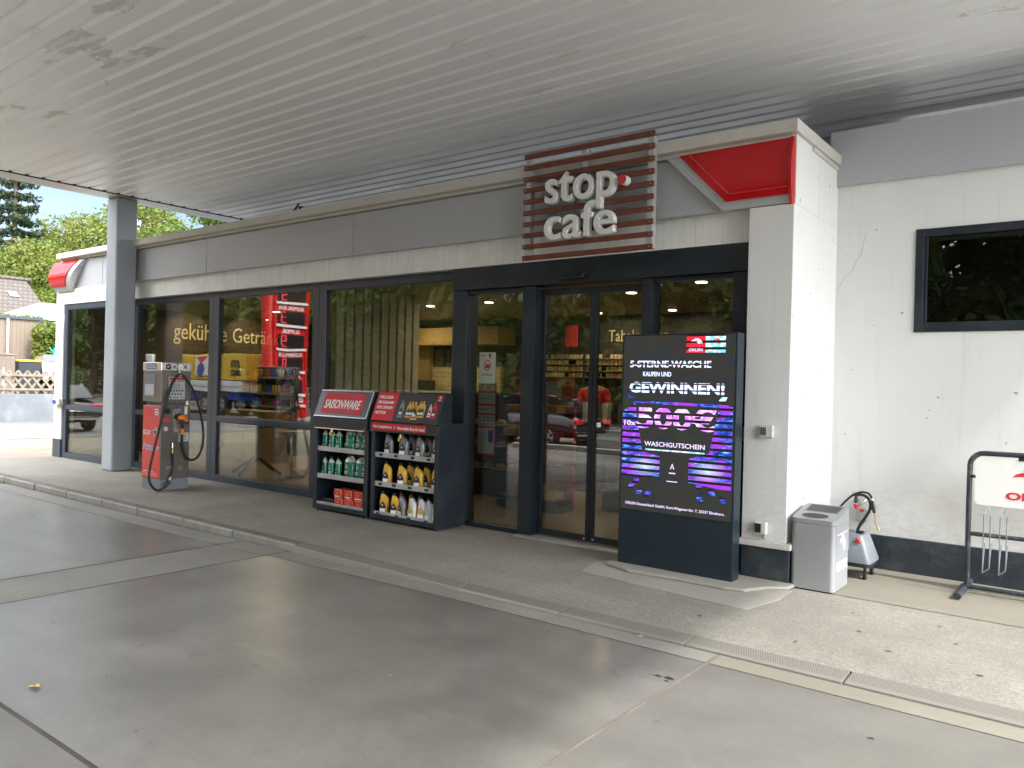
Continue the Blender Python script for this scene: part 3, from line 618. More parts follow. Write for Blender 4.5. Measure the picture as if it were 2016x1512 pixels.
# red corner emblems on the fascia
def corner(name, poly_out, poly_in, bulge, y0=6.515, endx=None):
    def curve(z): t = (z-3.13)/.54; return y0-.03-bulge*math.sin(math.pi*min(1, max(0, t*.9+.1)))
    def sheet(poly, dy, mat, nm, par, back):
        # bottom edge and top edge, lofted in z
        (xa0, z0), (xb0, _), (xb1, z1), (xa1, _) = poly
        n = 10; fr = []; bk = []
        for i in range(n+1):
            t = i/n; z = z0+(z1-z0)*t; xa = xa0+(xa1-xa0)*t; xb = xb0+(xb1-xb0)*t
            fr.append([(xa, curve(z)-dy, z), (xb, curve(z)-dy, z)]); bk.append([(xa, back, z), (xb, back, z)])
        m = MB()
        for i in range(n):
            m.quad(fr[i][0], fr[i][1], fr[i+1][1], fr[i+1][0]); m.quad(bk[i][0], bk[i+1][0], bk[i+1][1], bk[i][1])
            m.quad(fr[i][0], fr[i+1][0], bk[i+1][0], bk[i][0]); m.quad(fr[i][1], bk[i][1], bk[i+1][1], fr[i+1][1])
        m.quad(fr[0][0], bk[0][0], bk[0][1], fr[0][1]); m.quad(fr[n][0], fr[n][1], bk[n][1], bk[n][0])
        return m.build(nm, mat, par)
    o = sheet(poly_out, 0, 'silver', name, shop, 6.519)
    sheet(poly_in, .018, 'red_gloss', 'red_face', o, 6.519)
    return o
ce = corner('corner_emblem', [(-2.75, 3.135), (-2.17, 3.135), (-2.17, 3.668), (-3.30, 3.668)], [(-2.715, 3.205), (-2.16, 3.205), (-2.16, 3.672), (-3.17, 3.672)], .035)
MB().tube([(-3.06, 6.44, 3.66), (-2.68, 6.435, 3.265)], .012, 6).tube([(-2.68, 6.435, 3.265), (-2.18, 6.435, 3.265)], .012, 6).build('red_rib', 'red_gloss', ce)
b = MB(); pr = []
for i in range(13):
    t = i/12; z = 3.125+t*.55; pr.append((6.455-.055*math.sin(math.pi*(t*.95+.05)), z))
pr = pr+[(6.515, 3.675), (6.515, 3.125)]
b.prism(pr, -2.168, -2.145, 'x'); b.build('red_end_cap', 'red_gloss', ce)
# left emblem wraps the far corner
lo = MB()
cel = corner('corner_emblem', [(-15.93, 3.10), (-15.29, 3.10), (-14.80, 3.655), (-15.93, 3.655)], [(-15.98, 3.17), (-15.42, 3.17), (-15.00, 3.648), (-15.98, 3.648)], .12)
# ---- slatted sign with letters
sg = thing('slatted_sign', 'square sign of reddish wooden slats with raised white letters reading stop cafe', 'sign', (-4.07, 6.40, 2.83))
b_ = 6.33
for x in (-4.76, -4.10, -3.39): MB().box(x-.03, 6.35, 2.85, x+.03, 6.42, 3.86).build('upright', 'silver', sg, bevel=.003)
[MB().box(x, 6.42, z, x+.09, 6.52, z+.06).build('bracket', 'silver', sg) for x, z in ((-4.05, 3.1), (-4.6, 3.3), (-3.5, 3.3))]
for i in range(10):
    z = 2.835+i*.1132; o = MB().box(-4.80, 6.322, z, -3.345, 6.349, z+.048).build('slat', 'wood_slat', sg, bevel=.003)
    [MB().cyl((x, 6.3225, z+.024), (x, 6.319, z+.024), .006, n=8).build('screw', 'steel_bright', o) for x in (-4.77, -3.375)]
def solid_text(s, x0, x1, z0, z1):
    return text('lettering', s, 'letter_white', sg, (x0, 6.318, z0), X_, Z_, x1-x0, z1-z0, ext=.07, bold=.006, bev=.010, res=6)
solid_text('stop', -4.49, -3.70, 3.245, 3.645)
solid_text('cafe', -4.49, -3.70, 2.995, 3.335)
dt = MB().cyl((-3.615, 6.318, 3.475), (-3.615, 6.235, 3.475), .044, n=28).build('dot', 'letter_white', sg, smooth=True); MB().cyl((-3.615, 6.235, 3.475), (-3.615, 6.230, 3.475), .043, n=28).build('dot_face', 'red_print', dt, smooth=True)
# ================================================================== CANOPY
cn = thing('station_canopy', 'huge grey ribbed sheet metal canopy with flaking paint over the forecourt', 'canopy', (-5.5, 3, 4.4))
CZ = 4.47; X0, X1, Y0, Y1 = -13.27, 1.95, -1.0, 9.10
b = MB(); y = Y0; pitch = .222
prof = []
while y < 8.66:
    prof += [(y, CZ), (y+.149, CZ), (y+.151, CZ+.065), (y+.170, CZ+.065), (y+.174, CZ+.040), (y+.214, CZ+.001)]
    y += pitch
prof.append((y, CZ))
xs = np.linspace(X0+.50, X1-.1, 6)
vs = []; fs = []
for x in xs: vs += [(float(x), p[0], p[1]) for p in prof]
n = len(prof)
for k in range(len(xs)-1):
    for i in range(n-1): fs.append((k*n+i, (k+1)*n+i, (k+1)*n+i+1, k*n+i+1))
b.add(vs, fs); b.build('ceiling_sheet', 'canopy_metal', cn, bevel=0)
MB().box(X0, Y0, CZ+.002, X0+.50, Y1, CZ+.72).build('edge_beam', 'beam_light', cn, bevel=.01)
MB().box(X0+.50, Y0, CZ-.012, X0+.53, Y1-.4, CZ+.05).build('edge_trim', 'joint_dark', cn)
MB().box(X1-.1, Y0, CZ-.01, X1, Y1, CZ+.72).build('edge_beam', 'beam_light', cn)
MB().box(X0+.5, 8.74, CZ-.06, X1-.1, 8.80, CZ+.5).build('rear_beam', 'canopy_metal', cn)
MB().box(X0+.5, 8.80, CZ-.03, X1-.1, Y1, CZ+.6).build('rear_beam', 'canopy_metal', cn)
MB().box(X0+.5, Y0-.12, CZ-.01, X1-.1, Y0, CZ+.72).build('edge_beam', 'beam_light', cn)
MB().box(-2.9, Y1+.002, 3.77, -1.9, Y1+.06, CZ+.6).build('sky_gap_panel', 'fascia_grey', cn)  # added panel, only there to close off a sliver of sky
MB().box(X0+.01, Y0, CZ+.60, X1, Y1, CZ+.64).build('deck', 'beam_light', cn)
# column
cl = thing('canopy_column', 'square grey steel column holding the canopy at the left end of the shop', 'column', (-13.09, 6.31, 0))
MB().box(-13.27, 6.14, 0, -12.91, 6.48, CZ+.0005).build('shaft', 'column_grey', cl, bevel=.035, seg=5)
# bent metal straps between roof and canopy
bt = thing('roof_bracket', 'two dark bent metal straps sticking up between the cornice and the canopy', 'bracket', (-8.3, 6.9, 3.8))
MB().add([(-9.05, 6.6, 3.78), (-8.97, 6.6, 3.78), (-8.93, 6.7, 3.99), (-8.96, 6.7, 3.99), (-9.05, 6.615, 3.78), (-8.97, 6.615, 3.78), (-8.93, 6.715, 3.99), (-8.96, 6.715, 3.99)], [(0, 1, 2, 3), (7, 6, 5, 4), (0, 4, 5, 1), (1, 5, 6, 2), (2, 6, 7, 3), (3, 7, 4, 0)]).build('strap', 'device_black', bt)
MB().box(-8.80, 6.6, 3.78, -8.775, 6.62, 3.90).box(-8.80, 6.58, 3.89, -8.73, 6.62, 3.905).build('strap', 'device_black', bt)
# small alarm box on the far corner
al = thing('alarm_box', 'small cream and blue alarm box on the left corner of the shop', 'alarm box', (-15.7, 6.5, 1.0)); MB().box(-15.86, 6.42, .98, -15.58, 6.50, 1.10).build('case', 'cap_cream', al, bevel=.008); MB().box(-15.84, 6.414, 1.01, -15.72, 6.42, 1.07).build('badge', 'blue_print', al)
# ================================================================== small wall fittings
kp = thing('keypad', 'small cream access keypad on the white pillar beside the display', 'keypad', (-2.31, 6.47, 1.21))
MB().box(-2.375, 6.435, 1.205, -2.255, 6.47, 1.305).build('case', 'cap_cream', kp, bevel=.006)
MB().box(-2.355, 6.430, 1.222, -2.30, 6.435, 1.29).build('pad', 'pale_grey_print', kp)
b = MB()
for i in range(3):
    for j in range(4): b.box(-2.351+i*.017, 6.425, 1.226+j*.016, -2.339+i*.017, 6.43, 1.237+j*.016)
b.build('keys', 'black_print', kp)
sk = thing('outdoor_socket', 'small cream outdoor socket box low on the white pillar', 'socket', (-2.34, 6.47, .43))
MB().box(-2.385, 6.42, .40, -2.285, 6.47, .50).build('case', 'cap_cream', sk, bevel=.008); MB().box(-2.375, 6.414, .415, -2.325, 6.42, .49).build('flap', 'black_plastic', sk, bevel=.003); MB().tube([(-2.31, 6.45, .40), (-2.315, 6.44, .375), (-2.30, 6.44, .365)], .008).build('cable_stub', 'timber_old', sk)
# ================================================================== LED DISPLAY TOTEM
tt = thing('display_totem', 'tall dark navy totem with flickering blue and pink LED screen beside the sliding doors', 'display', (-2.99, 6.2, .03))
MB().box(-3.525, 6.165, .03, -2.46, 6.305, 2.06).build('cabinet', 'totem_navy', tt, bevel=.006)
scr = MB().box(-3.505, 6.158, .515, -2.478, 6.165, 2.045).build('screen', 'screen_base', tt)
MB().box(-3.515, 6.160, .505, -2.468, 6.1645, .5145).build('seam', 'black_plastic', tt)
YF = 6.158
def st(s, x0, x1, z0, z1, m, bold=.02): return text('screen_text', s, m, scr, (x0, YF, z0), X_, Z_, x1-x0, z1-z0, ext=.0012, bold=bold)
st('5-STERNE-WASCHE', -3.44, -2.68, 1.768, 1.826, 'screen_white', .03)
st('KAUFEN UND', -3.31, -3.04, 1.690, 1.730, 'screen_white')
st('GEWINNEN!', -3.44, -2.56, 1.545, 1.640, 'screen_white', .035)
st('500\u20ac', -3.36, -2.62, 1.235, 1.435, 'screen_pink', .03)
st('10x', -3.485, -3.37, 1.255, 1.30, 'screen_white_plain', .02)
st('WASCHGUTSCHEIN', -3.28, -2.72, 1.085, 1.125, 'screen_white_plain', .015)
st('ORLEN Deutschland GmbH, Kurt-Wagener-Str. 7, 25337 Elmshorn.', -3.455, -2.535, .552, .582, 'screen_white_plain', .012)
def pc(poly, m='screen_picture', nm='screen_image', y=YF-.0006): return MB().prism(poly, y, YF-.00005, 'y').build(nm, m, scr)
pc([(-3.50, .80), (-3.36, .80), (-3.13, .82), (-3.13, 1.0), (-3.30, 1.03), (-3.38, 1.45), (-3.50, 1.38)])
pc([(-2.86, .80), (-2.485, .76), (-2.485, 1.45), (-2.60, 1.45), (-2.68, 1.06), (-2.86, 1.0)])
pc([(-3.40, 1.455), (-2.52, 1.44), (-2.52, 1.462), (-3.40, 1.48)]); pc([(-3.44, 1.50), (-3.39, 1.50), (-3.42, 1.53), (-3.46, 1.53)]); pc([(-2.62, 1.48), (-2.56, 1.48), (-2.53, 1.53), (-2.58, 1.53)], 'screen_cyan')
pc([(-3.27, 1.045), (-2.72, 1.045), (-2.72, 1.06), (-3.27, 1.06)], 'screen_cyan')
for a, c_x, z in ((0, -3.44, .70), (0, -3.28, .64), (1, -2.76, .64), (1, -2.66, .71), (1, -2.56, .66), (0, -3.40, .74), (0, -2.80, .755), (0, -3.36, .655)):
    k = .03 if a == 0 else -.03; pc([(c_x, z), (c_x+.05, z), (c_x+.05+k, z+.05), (c_x+k, z+.05)])
# man-shaped gap outline lines
pc([(-3.03, .90), (-3.01, .95), (-2.99, .90), (-3.0, .90), (-3.01, .93), (-3.02, .90)], 'screen_white_plain'); pc([(-3.04, .86), (-2.98, .86), (-2.98, .87), (-3.04, .87)], 'screen_white_plain'); pc([(-3.06, .79), (-2.96, .79), (-2.96, .797), (-3.06, .797)], 'screen_white_plain')
# logo blocks
pc([(-2.905, 1.895), (-2.735, 1.895), (-2.735, 2.045), (-2.905, 2.045)], 'screen_redlogo'); pc([(-2.734, 1.895), (-2.56, 1.895), (-2.56, 2.045), (-2.734, 2.045)], 'screen_cyan')
emblem('screen_emblem', 'screen_white', scr, (-2.865, YF-.0006, 1.955), X_, Z_, .10, .06, ext=.001)
text('screen_text', 'ORLEN', 'screen_white_plain', scr, (-2.885, YF-.0006, 1.905), X_, Z_, .125, .026, ext=.001, bold=.02)
emblem('screen_emblem', 'screen_redlogo', scr, (-2.68, YF-.0006, 1.955), X_, Z_, .08, .06, ext=.001)
# ================================================================== LITTER BIN
bn = thing('litter_bin', 'light grey rectangular litter bin with two openings and white logo beside the pillar', 'litter bin', (-1.92, 6.67, 0))
MB().prism(rrect(-2.09, 6.46, -1.75, 6.88, .035, 6), .012, .535, 'z').build('bin_body', 'bin_grey', bn)
MB().prism(rrect(-2.08, 6.47, -1.76, 6.87, .03), 0, .012, 'z').build('bin_foot', 'black_plastic', bn)
# lid: closed top, dark patches laid on as the shade inside its openings
tz = lambda y: .572+(y-6.46)*.165
rr = rrect(-2.092, 6.458, -1.748, 6.882, .036)
ld = MB().loft([[(p[0], p[1], .538) for p in rr], [(p[0], p[1], tz(p[1])) for p in rr]]).build('bin_lid', 'bin_grey', bn)
def onlid(nm, mat, pts, d):
    n = len(pts); MB().add([(p[0], p[1], tz(p[1])+.0008) for p in pts]+[(p[0], p[1], tz(p[1])+d) for p in pts], [tuple(range(n-1, -1, -1)), tuple(range(n, 2*n))]+[(i, (i+1) % n, n+(i+1) % n, n+i) for i in range(n)]).build(nm, mat, ld)
ell = lambda a, b_: [(-1.93+a*math.cos(2*math.pi*k/32), 6.555+b_*math.sin(2*math.pi*k/32)) for k in range(32)]
onlid('opening_rim', 'bin_panel', ell(.112, .072), .0025); onlid('round_opening_shade', 'black_print', ell(.104, .065), .0032)
onlid('tray_rim', 'device_grey', [(-2.055, 6.665), (-1.785, 6.665), (-1.785, 6.86), (-2.055, 6.86)], .0025); onlid('tray', 'device_black', [(-2.043, 6.677), (-1.797, 6.677), (-1.797, 6.848), (-2.043, 6.848)], .0032)
MB().box(-1.7495, 6.50, .30, -1.7485, 6.86, .515).build('side_panel', 'bin_panel', bn)
text('logo_text', 'ORLEN', 'white_print', bn, (-1.7482, 6.515, .165), Y_, Z_, .30, .075, ext=.001, bold=.035)
emblem('logo_emblem', 'white_print', bn, (-1.7484, 6.60, .30), Y_, Z_, .16, .15, ext=.001)
MB().box(-1.7484, 6.53, .455, -1.7474, 6.82, .461).build('logo_line', 'white_print', bn)
# ================================================================== wall tap with box, hose, and device
tp = thing('wall_tap', 'old brass water tap with pipe fittings above a small grey box on the white wall', 'tap', (-1.85, 7.69, .55))
MB().box(-1.90, 7.655, .42, -1.80, 7.70, .535).build('box', 'steel_galv', tp, bevel=.004); MB().prism([(-1.865, .53), (-1.82, .53), (-1.83, .505), (-1.855, .505)], 7.65, 7.656, 'y').build('sticker', 'red_print', tp)
MB().cyl((-1.885, 7.70, .60), (-1.885, 7.60, .60), .016).cyl((-1.885, 7.62, .60), (-1.885, 7.62, .54), .014).tube([(-1.885, 7.64, .56), (-1.85, 7.64, .575), (-1.82, 7.65, .61), (-1.80, 7.69, .63)], .014).cyl((-1.92, 7.62, .665), (-1.87, 7.62, .665), .018).build('pipe', 'steel_bright', tp, smooth=True)
MB().cyl((-1.885, 7.615, .59), (-1.885, 7.615, .655), .022, .014).build('valve', 'device_black', tp, smooth=True); MB().cyl((-1.885, 7.615, .535), (-1.885, 7.615, .575), .013, .024).build('coupling', 'sign_red', tp, smooth=True)
dv = thing('washer_cart', 'blue grey wheeled washer cart with black hose and brass lance behind the litter bin', 'washer', (-1.9, 7.28, 0))
def ring(x0, y0, x1, y1, z, rad=.03): return [(p[0], p[1], z) for p in rrect(x0, y0, x1, y1, rad, 4)]
MB().loft([ring(-2.06, 7.12, -1.64, 7.46, .14, .04), ring(-2.06, 7.12, -1.64, 7.46, .16, .04), ring(-2.02, 7.16, -1.71, 7.42, .365, .04), ring(-2.01, 7.17, -1.72, 7.41, .375, .04)]).build('tank', 'device_grey', dv, smooth=True)
MB().loft([ring(-2.05, 7.13, -1.65, 7.45, .105, .04), ring(-2.055, 7.125, -1.645, 7.455, .139, .04)]).build('base', 'device_black', dv)
for x, y in ((-1.69, 7.17), (-1.69, 7.41), (-2.0, 7.17), (-2.0, 7.41)):
    w = MB().cyl((x-.012, y, .035), (x+.012, y, .035), .034, n=20).cyl((x, y, .05), (x, y, .11), .012).build('castor', 'rubber', dv, smooth=True); MB().cyl((x+.0125, y, .035), (x+.014, y, .035), .012).build('hub', 'chrome', w)
MB().cyl((-1.745, 7.25, .375), (-1.745, 7.25, .40), .02).build('filler_cap', 'black_plastic', dv, smooth=True)
MB().prism([(-1.775, .315), (-1.725, .315), (-1.75, .355)], 7.140, 7.158, 'y').build('warning_triangle', 'red_print', dv)
MB().tube([(-1.775, 7.25, .37), (-1.775, 7.25, .42), (-1.72, 7.25, .51), (-1.675, 7.26, .60), (-1.69, 7.28, .67), (-1.75, 7.32, .705), (-1.83, 7.36, .695)], .013, 12, 2).build('riser_hose', 'rubber', dv, smooth=True)
MB().tube([(-1.96, 7.35, .56), (-1.90, 7.3, .63), (-1.83, 7.28, .70), (-1.76, 7.27, .735), (-1.69, 7.26, .73), (-1.665, 7.25, .68)], .009, 12, 2).build('spray_hose', 'rubber', dv, smooth=True)
MB().cyl((-1.665, 7.25, .69), (-1.662, 7.25, .67), .012).build('hose_nut', 'steel_bright', dv, smooth=True)
MB().cyl((-1.664, 7.25, .67), (-1.652, 7.25, .60), .013, .017).cyl((-1.652, 7.25, .60), (-1.645, 7.25, .565), .017, .011).build('grip', 'black_plastic', dv, smooth=True)
MB().tube([(-1.645, 7.25, .57), (-1.632, 7.25, .47), (-1.615, 7.25, .445)], .0045, 8).cyl((-1.617, 7.25, .45), (-1.607, 7.25, .425), .010).build('lance', 'brass', dv, smooth=True)
# ================================================================== BIKE RACK
rk = thing('bike_rack', 'dark tubular bicycle rack with white logo board in front of the white wall', 'bike rack', (-.3, 7.3, 0))
MB().tube([(-.955, 7.35, .06), (-.955, 7.35, 1.02), (-.945, 7.35, 1.075), (-.895, 7.35, 1.125), (-.84, 7.35, 1.132), (.62, 7.35, 1.132), (.68, 7.35, 1.125), (.73, 7.35, 1.075), (.74, 7.35, 1.02), (.74, 7.35, .06)], .021, 14, 1).build('frame', 'rack_tube', rk, smooth=True)
for x in (-.965, .75): MB().cyl((x, 6.96, .035), (x, 7.62, .035), .026, n=16).build('foot', 'rack_tube', rk, smooth=True)
MB().cyl((-.95, 7.30, .055), (.74, 7.30, .055), .018).build('lower_rail', 'rack_tube', rk, smooth=True); MB().cyl((-.95, 7.35, .475), (.74, 7.35, .475), .018).build('middle_rail', 'rack_tube', rk, smooth=True)
for x in (-.83, -.72, -.3, -.19, .23, .34):
    zt = .70; o = .03
    MB().tube([(x, 7.30, .42), (x, 7.18, .20), (x+.005, 7.16, .66), (x+.012, 7.33, .70)], .0045, 6).tube([(x+.045, 7.30, .42), (x+.045, 7.18, .24), (x+.05, 7.16, .66), (x+.012, 7.33, .70)], .0045, 6).tube([(x, 7.18, .20), (x+.045, 7.18, .24)], .0045, 6).build('wheel_hoop', 'device_grey', rk)
bd = MB().prism(rrect(-.915, .715, .70, 1.095, .04), 7.335, 7.343, 'y').build('board', 'white_print', rk)
for x, z in ((-.60, 1.10), (-.93, .94), (.3, 1.10)): MB().box(x-.02, 7.33, z-.012, x+.02, 7.36, z+.012).build('clip', 'black_plastic', rk)
text('logo_text', 'ORLEN', 'red_print', bd, (-.70, 7.3345, .775), X_, Z_, .40, .062, ext=.002, bold=.04)
emblem('logo_emblem', 'red_print', bd, (-.665, 7.3345, .865), X_, Z_, .30, .16, ext=.002)
# ================================================================== LPG PUMP
pm = thing('gas_pump', 'narrow steel and red car gas dispenser with looping black hose beside the column', 'fuel pump', (-10.64, 5.82, 0))
PX0, PX1, PY0, PY1 = -10.88, -10.40, 5.60, 6.03
MB().box(PX0+.005, PY0+.005, 0, PX1-.005, PY1-.005, .15).build('base', 'device_grey', pm, bevel=.004)
MB().box(PX0, PY0, .152, PX1, PY1, 1.165).build('lower_cabinet', 'steel_brushed', pm, bevel=.006)
MB().box(PX0+.03, PY0+.03, 1.165, PX1-.012, PY1-.02, 1.22).build('vent_band', 'steel_brushed', pm)
MB().box(PX0-.01, PY0-.005, 1.22, PX1, PY1, 1.648).build('upper_cabinet', 'steel_brushed', pm, bevel=.006)
MB().box(PX0-.012, PY0-.012, 1.652, PX1+.008, PY1+.006, 1.765).build('head', 'steel_bright', pm, bevel=.006)
b = MB()
for i in range(15): y = 5.66+i*.022; b.box(PX1-.0118, y, 1.178, PX1-.009, y+.010, 1.208)
for i in range(15): x = -10.83+i*.027; b.box(x, PY0+.027, 1.178, x+.012, PY0+.0298, 1.208)
b.build('vent_slots', 'black_print', pm)
MB().box(PX1-.012, 5.965, 1.18, PX1+.004, 6.0, 1.235).build('vent_cap', 'white_print', pm, bevel=.003)
MB().box(PX0+.012, PY0-.004, .165, PX1-.012, PY0, 1.155).build('red_door', 'pump_red', pm, bevel=.003)
MB().box(-10.845, PY0-.012, 1.29, -10.555, PY0-.005, 1.60).build('display_window', 'device_grey', pm, bevel=.003)
MB().box(-10.82, PY0-.014, 1.31, -10.58, PY0-.012, 1.46).build('display_sheet', 'pale_grey_print', pm)
lb = MB().box(-10.79, PY0-.015, 1.672, -10.52, PY0-.012, 1.748).build('label_plate', 'blue_print', pm); MB().box(-10.772, PY0-.0165, 1.684, -10.538, PY0-.015, 1.736).build('label_inner', 'pale_grey_print', lb); text('label_text', 'Autogas', 'blue_print', lb, (-10.76, PY0-.0167, 1.692), X_, Z_, .21, .036, ext=.001)
text('logo_text', 'star', 'sign_red', pm, (-10.855, PY0-.0042, .755), X_, Z_, .22, .08, ext=.001, bold=-.0)
text('logo_text', 'star', 'white_print', pm, (-10.853, PY0-.0055, .757), X_, Z_, .216, .074, ext=.0006, bold=-.004)
STAR = [[(.5+(.5 if k % 2 == 0 else .22)*math.sin(k*math.pi/5), .5+(.5 if k % 2 == 0 else .22)*math.cos(k*math.pi/5)) for k in range(10)]]
emblem('logo_star', 'pale_grey_print', pm, (-10.60, PY0-.0042, .72), X_, Z_, .16, .17, ext=.001, polys=STAR); emblem('logo_star', 'device_black', pm, (-10.575, PY0-.0054, .745), X_, Z_, .10, .11, ext=.0006, polys=STAR)
text('logo_text', 'Autogas', 'white_print', pm, (-10.862, PY0-.0042, .530), X_, Z_, .43, .095, ext=.0008, bold=.06)
text('logo_text', 'Autogas', 'blue_print', pm, (-10.852, PY0-.0052, .540), X_, Z_, .41, .075, ext=.0008, bold=.02)
for i, s in enumerate(('FAHRZEUGMOTOR ABSTELLEN', 'Bedienungsanleitung beachten', 'Nur f\u00fcr zugelassene Fahrzeuge')): text('small_print', s, 'white_print', pm, (-10.84, PY0-.0042, .245-i*.027), X_, Z_, .38 if i else .28, .014, ext=.0008, bold=.01)
MB().cyl((-10.72, PY0-.008, 1.10), (-10.72, PY0-.004, 1.10), .010).build('door_lock', 'chrome', pm); MB().box(-10.545, PY0-.0055, 1.04, -10.455, PY0-.004, 1.12).build('notice', 'white_print', pm)
MB().box(-10.535, PY0-.0062, 1.085, -10.465, PY0-.0055, 1.105).box(-10.535, PY0-.0062, 1.052, -10.465, PY0-.0055, 1.068).build('notice_print', 'black_print', pm)
xf = PX1
def fb(nm, y0, y1, z0, z1, m, d=.003, x=None): x = xf if x is None else x; return MB().box(x, y0, z0, x+d, y1, z1).build(nm, m, pm)
for y, m in ((5.69, 'black_print'), (5.775, 'white_print'), (5.935, 'white_print')):
    q = MB().cyl((xf+.008, y, 1.71), (xf+.0105, y, 1.71), .040, n=24).build('pictogram', m, pm)
    if m == 'white_print':
        MB().cyl((xf+.0105, y, 1.71), (xf+.0109, y, 1.71), .032, n=24).build('pictogram_inner', 'pale_grey_print', q); MB().box(xf+.0109, y-.006, 1.685, xf+.0115, y+.006, 1.735).box(xf+.0109, y-.025, 1.705, xf+.0114, y+.025, 1.713).build('pictogram_symbol', 'black_print', q)
    else: MB().box(xf+.0105, y-.02, 1.70, xf+.011, y+.012, 1.715).build('pictogram_symbol', 'white_print', q)
MB().cyl((xf+.008, 5.855, 1.71), (xf+.035, 5.855, 1.71), .045, n=28).build('gauge', 'steel_bright', pm, smooth=True); MB().cyl((xf+.035, 5.855, 1.71), (xf+.036, 5.855, 1.71), .039, n=28).build('gauge_face', 'white_print', pm); MB().box(xf+.0361, 5.83, 1.705, xf+.0366, 5.88, 1.709).box(xf+.0361, 5.85, 1.688, xf+.0366, 5.86, 1.694).build('gauge_print', 'black_print', pm)
MB().tube([(xf+.02, 5.845, 1.67), (xf+.02, 5.845, 1.60), (xf+.045, 5.845, 1.575), (xf+.06, 5.845, 1.60)], .010, 8, 1).build('hose_hook', 'white_print', pm, smooth=True)
po = fb('instruction_sheet', 5.70, 5.94, 1.26, 1.57, 'pale_grey_print')
MB().box(xf+.003, 5.71, 1.525, xf+.0036, 5.93, 1.56).build('sheet_header', 'red_print', po)
b = MB()
for i in range(6): b.box(xf+.003, 5.725+i*.034, 1.498, xf+.0036, 5.742+i*.034, 1.514)
for i in range(5): b.box(xf+.003, 5.725+i*.042, 1.365, xf+.0036, 5.75+i*.042, 1.39)
for i in range(4): b.box(xf+.003, 5.745+i*.042, 1.32, xf+.0036, 5.77+i*.042, 1.343)
for i in range(6): b.box(xf+.003, 5.72, 1.405+i*.013, xf+.0036, 5.92-.03*(i % 3), 1.409+i*.013)
b.box(xf+.003, 5.72, 1.275, xf+.0036, 5.745, 1.295).box(xf+.003, 5.77, 1.28, xf+.0036, 5.85, 1.29); b.build('sheet_print', 'black_print', po)
MB().box(xf+.003, 5.88, 1.277, xf+.0036, 5.925, 1.293).build('sheet_stamp', 'red_print', po)
MB().cyl((xf, 5.69, 1.095), (xf+.02, 5.69, 1.095), .04, n=24).cyl((xf+.02, 5.69, 1.095), (xf+.03, 5.69, 1.095), .03, n=24).build('coupling_socket', 'black_plastic', pm, smooth=True)
fb('red_tag', 5.64, 5.73, .945, .995, 'sign_red'); MB().cyl((xf, 5.675, .85), (xf+.004, 5.675, .85), .032, n=24).build('oval_badge', 'pale_grey_print', pm)
pl = fb('holster_plate', 5.78, 5.885, .80, 1.125, 'steel_bright'); MB().cyl((xf, 5.832, 1.145), (xf+.004, 5.832, 1.145), .02, n=20).build('blue_button', 'blue_print', pm)
sn = fb('side_notice', 5.945, 5.985, 1.045, 1.16, 'white_print'); fb('side_notice', 5.865, 6.015, .665, .79, 'pale_grey_print'); fb('side_notice', 5.955, 6.01, .91, 1.0, 'black_print'); fb('side_notice', 5.95, 5.995, .985, 1.015, 'sign_red')
b = MB()
for i in range(5): b.box(xf+.003, 5.875, .69+i*.018, xf+.0036, 5.99-.02*(i % 2), .696+i*.018)
b.build('notice_print', 'black_print', pm)
nzl = MB().cyl((xf+.0, 5.83, 1.02), (xf+.07, 5.83, 1.03), .045, .035, 20).tube([(xf+.05, 5.83, 1.03), (xf+.08, 5.85, .98), (xf+.075, 5.87, .90), (xf+.07, 5.88, .84)], .022, 12, 1).build('nozzle', 'black_plastic', pm, smooth=True)
MB().tube([(xf+.055, 5.835, 1.0), (xf+.10, 5.875, 1.005), (xf+.10, 5.91, .985), (xf+.09, 5.93, .95)], [.038, .04, .036, .025], 12, 0).build('nozzle_guard', 'orange_plastic', nzl, smooth=True); MB().cyl((xf+.07, 5.88, .85), (xf+.07, 5.88, .77), .024, .022).build('nozzle_swivel', 'orange_plastic', nzl, smooth=True)
MB().tube([(xf+.07, 5.88, .78), (xf+.07, 5.88, .65), (xf+.07, 5.92, .47), (xf+.07, 6.01, .395), (xf+.07, 6.11, .42), (xf+.07, 6.19, .56), (xf+.07, 6.205, .80), (xf+.07, 6.15, 1.05), (xf+.07, 6.07, 1.32), (xf+.06, 5.97, 1.49), (xf+.05, 5.89, 1.59), (xf+.05, 5.84, 1.61), (xf+.05, 5.79, 1.58), (xf+.05, 5.71, 1.45), (xf+.06, 5.61, 1.10), (xf+.07, 5.50, .68), (xf+.08, 5.41, .30), (xf+.08, 5.42, .12), (xf+.08, 5.52, .015), (xf+.075, 5.60, .03), (xf+.07, 5.655, .075)], .0165, 12, 2).build('hose', 'rubber', pm, smooth=True)
MB().cyl((xf+.07, 5.64, .06), (xf+.065, 5.71, .135), .028).build('breakaway_coupling', 'black_plastic', pm, smooth=True)
MB().tube([(xf+.065, 5.71, .14), (xf+.05, 5.755, .24), (xf+.04, 5.775, .36), (xf+.04, 5.76, .52)], .013, 10, 1).build('short_hose', 'rubber', pm, smooth=True)
MB().cyl((xf+.065, 5.705, .13), (xf+.06, 5.73, .185), .016).cyl((xf+.04, 5.76, .51), (xf+.04, 5.76, .59), .014).build('brass_ferrule', 'brass', pm, smooth=True); MB().cyl((xf+.035, 5.76, .585), (xf+.035, 5.76, .655), .017, .014).build('connector', 'chrome', pm, smooth=True)
b = MB()
for y in (5.695, 5.86):
    for k in range(4): b.box(xf, y, .275+k*.016, xf+.004, y+.075, .281+k*.016)
b.build('louvres', 'steel_bright', pm)
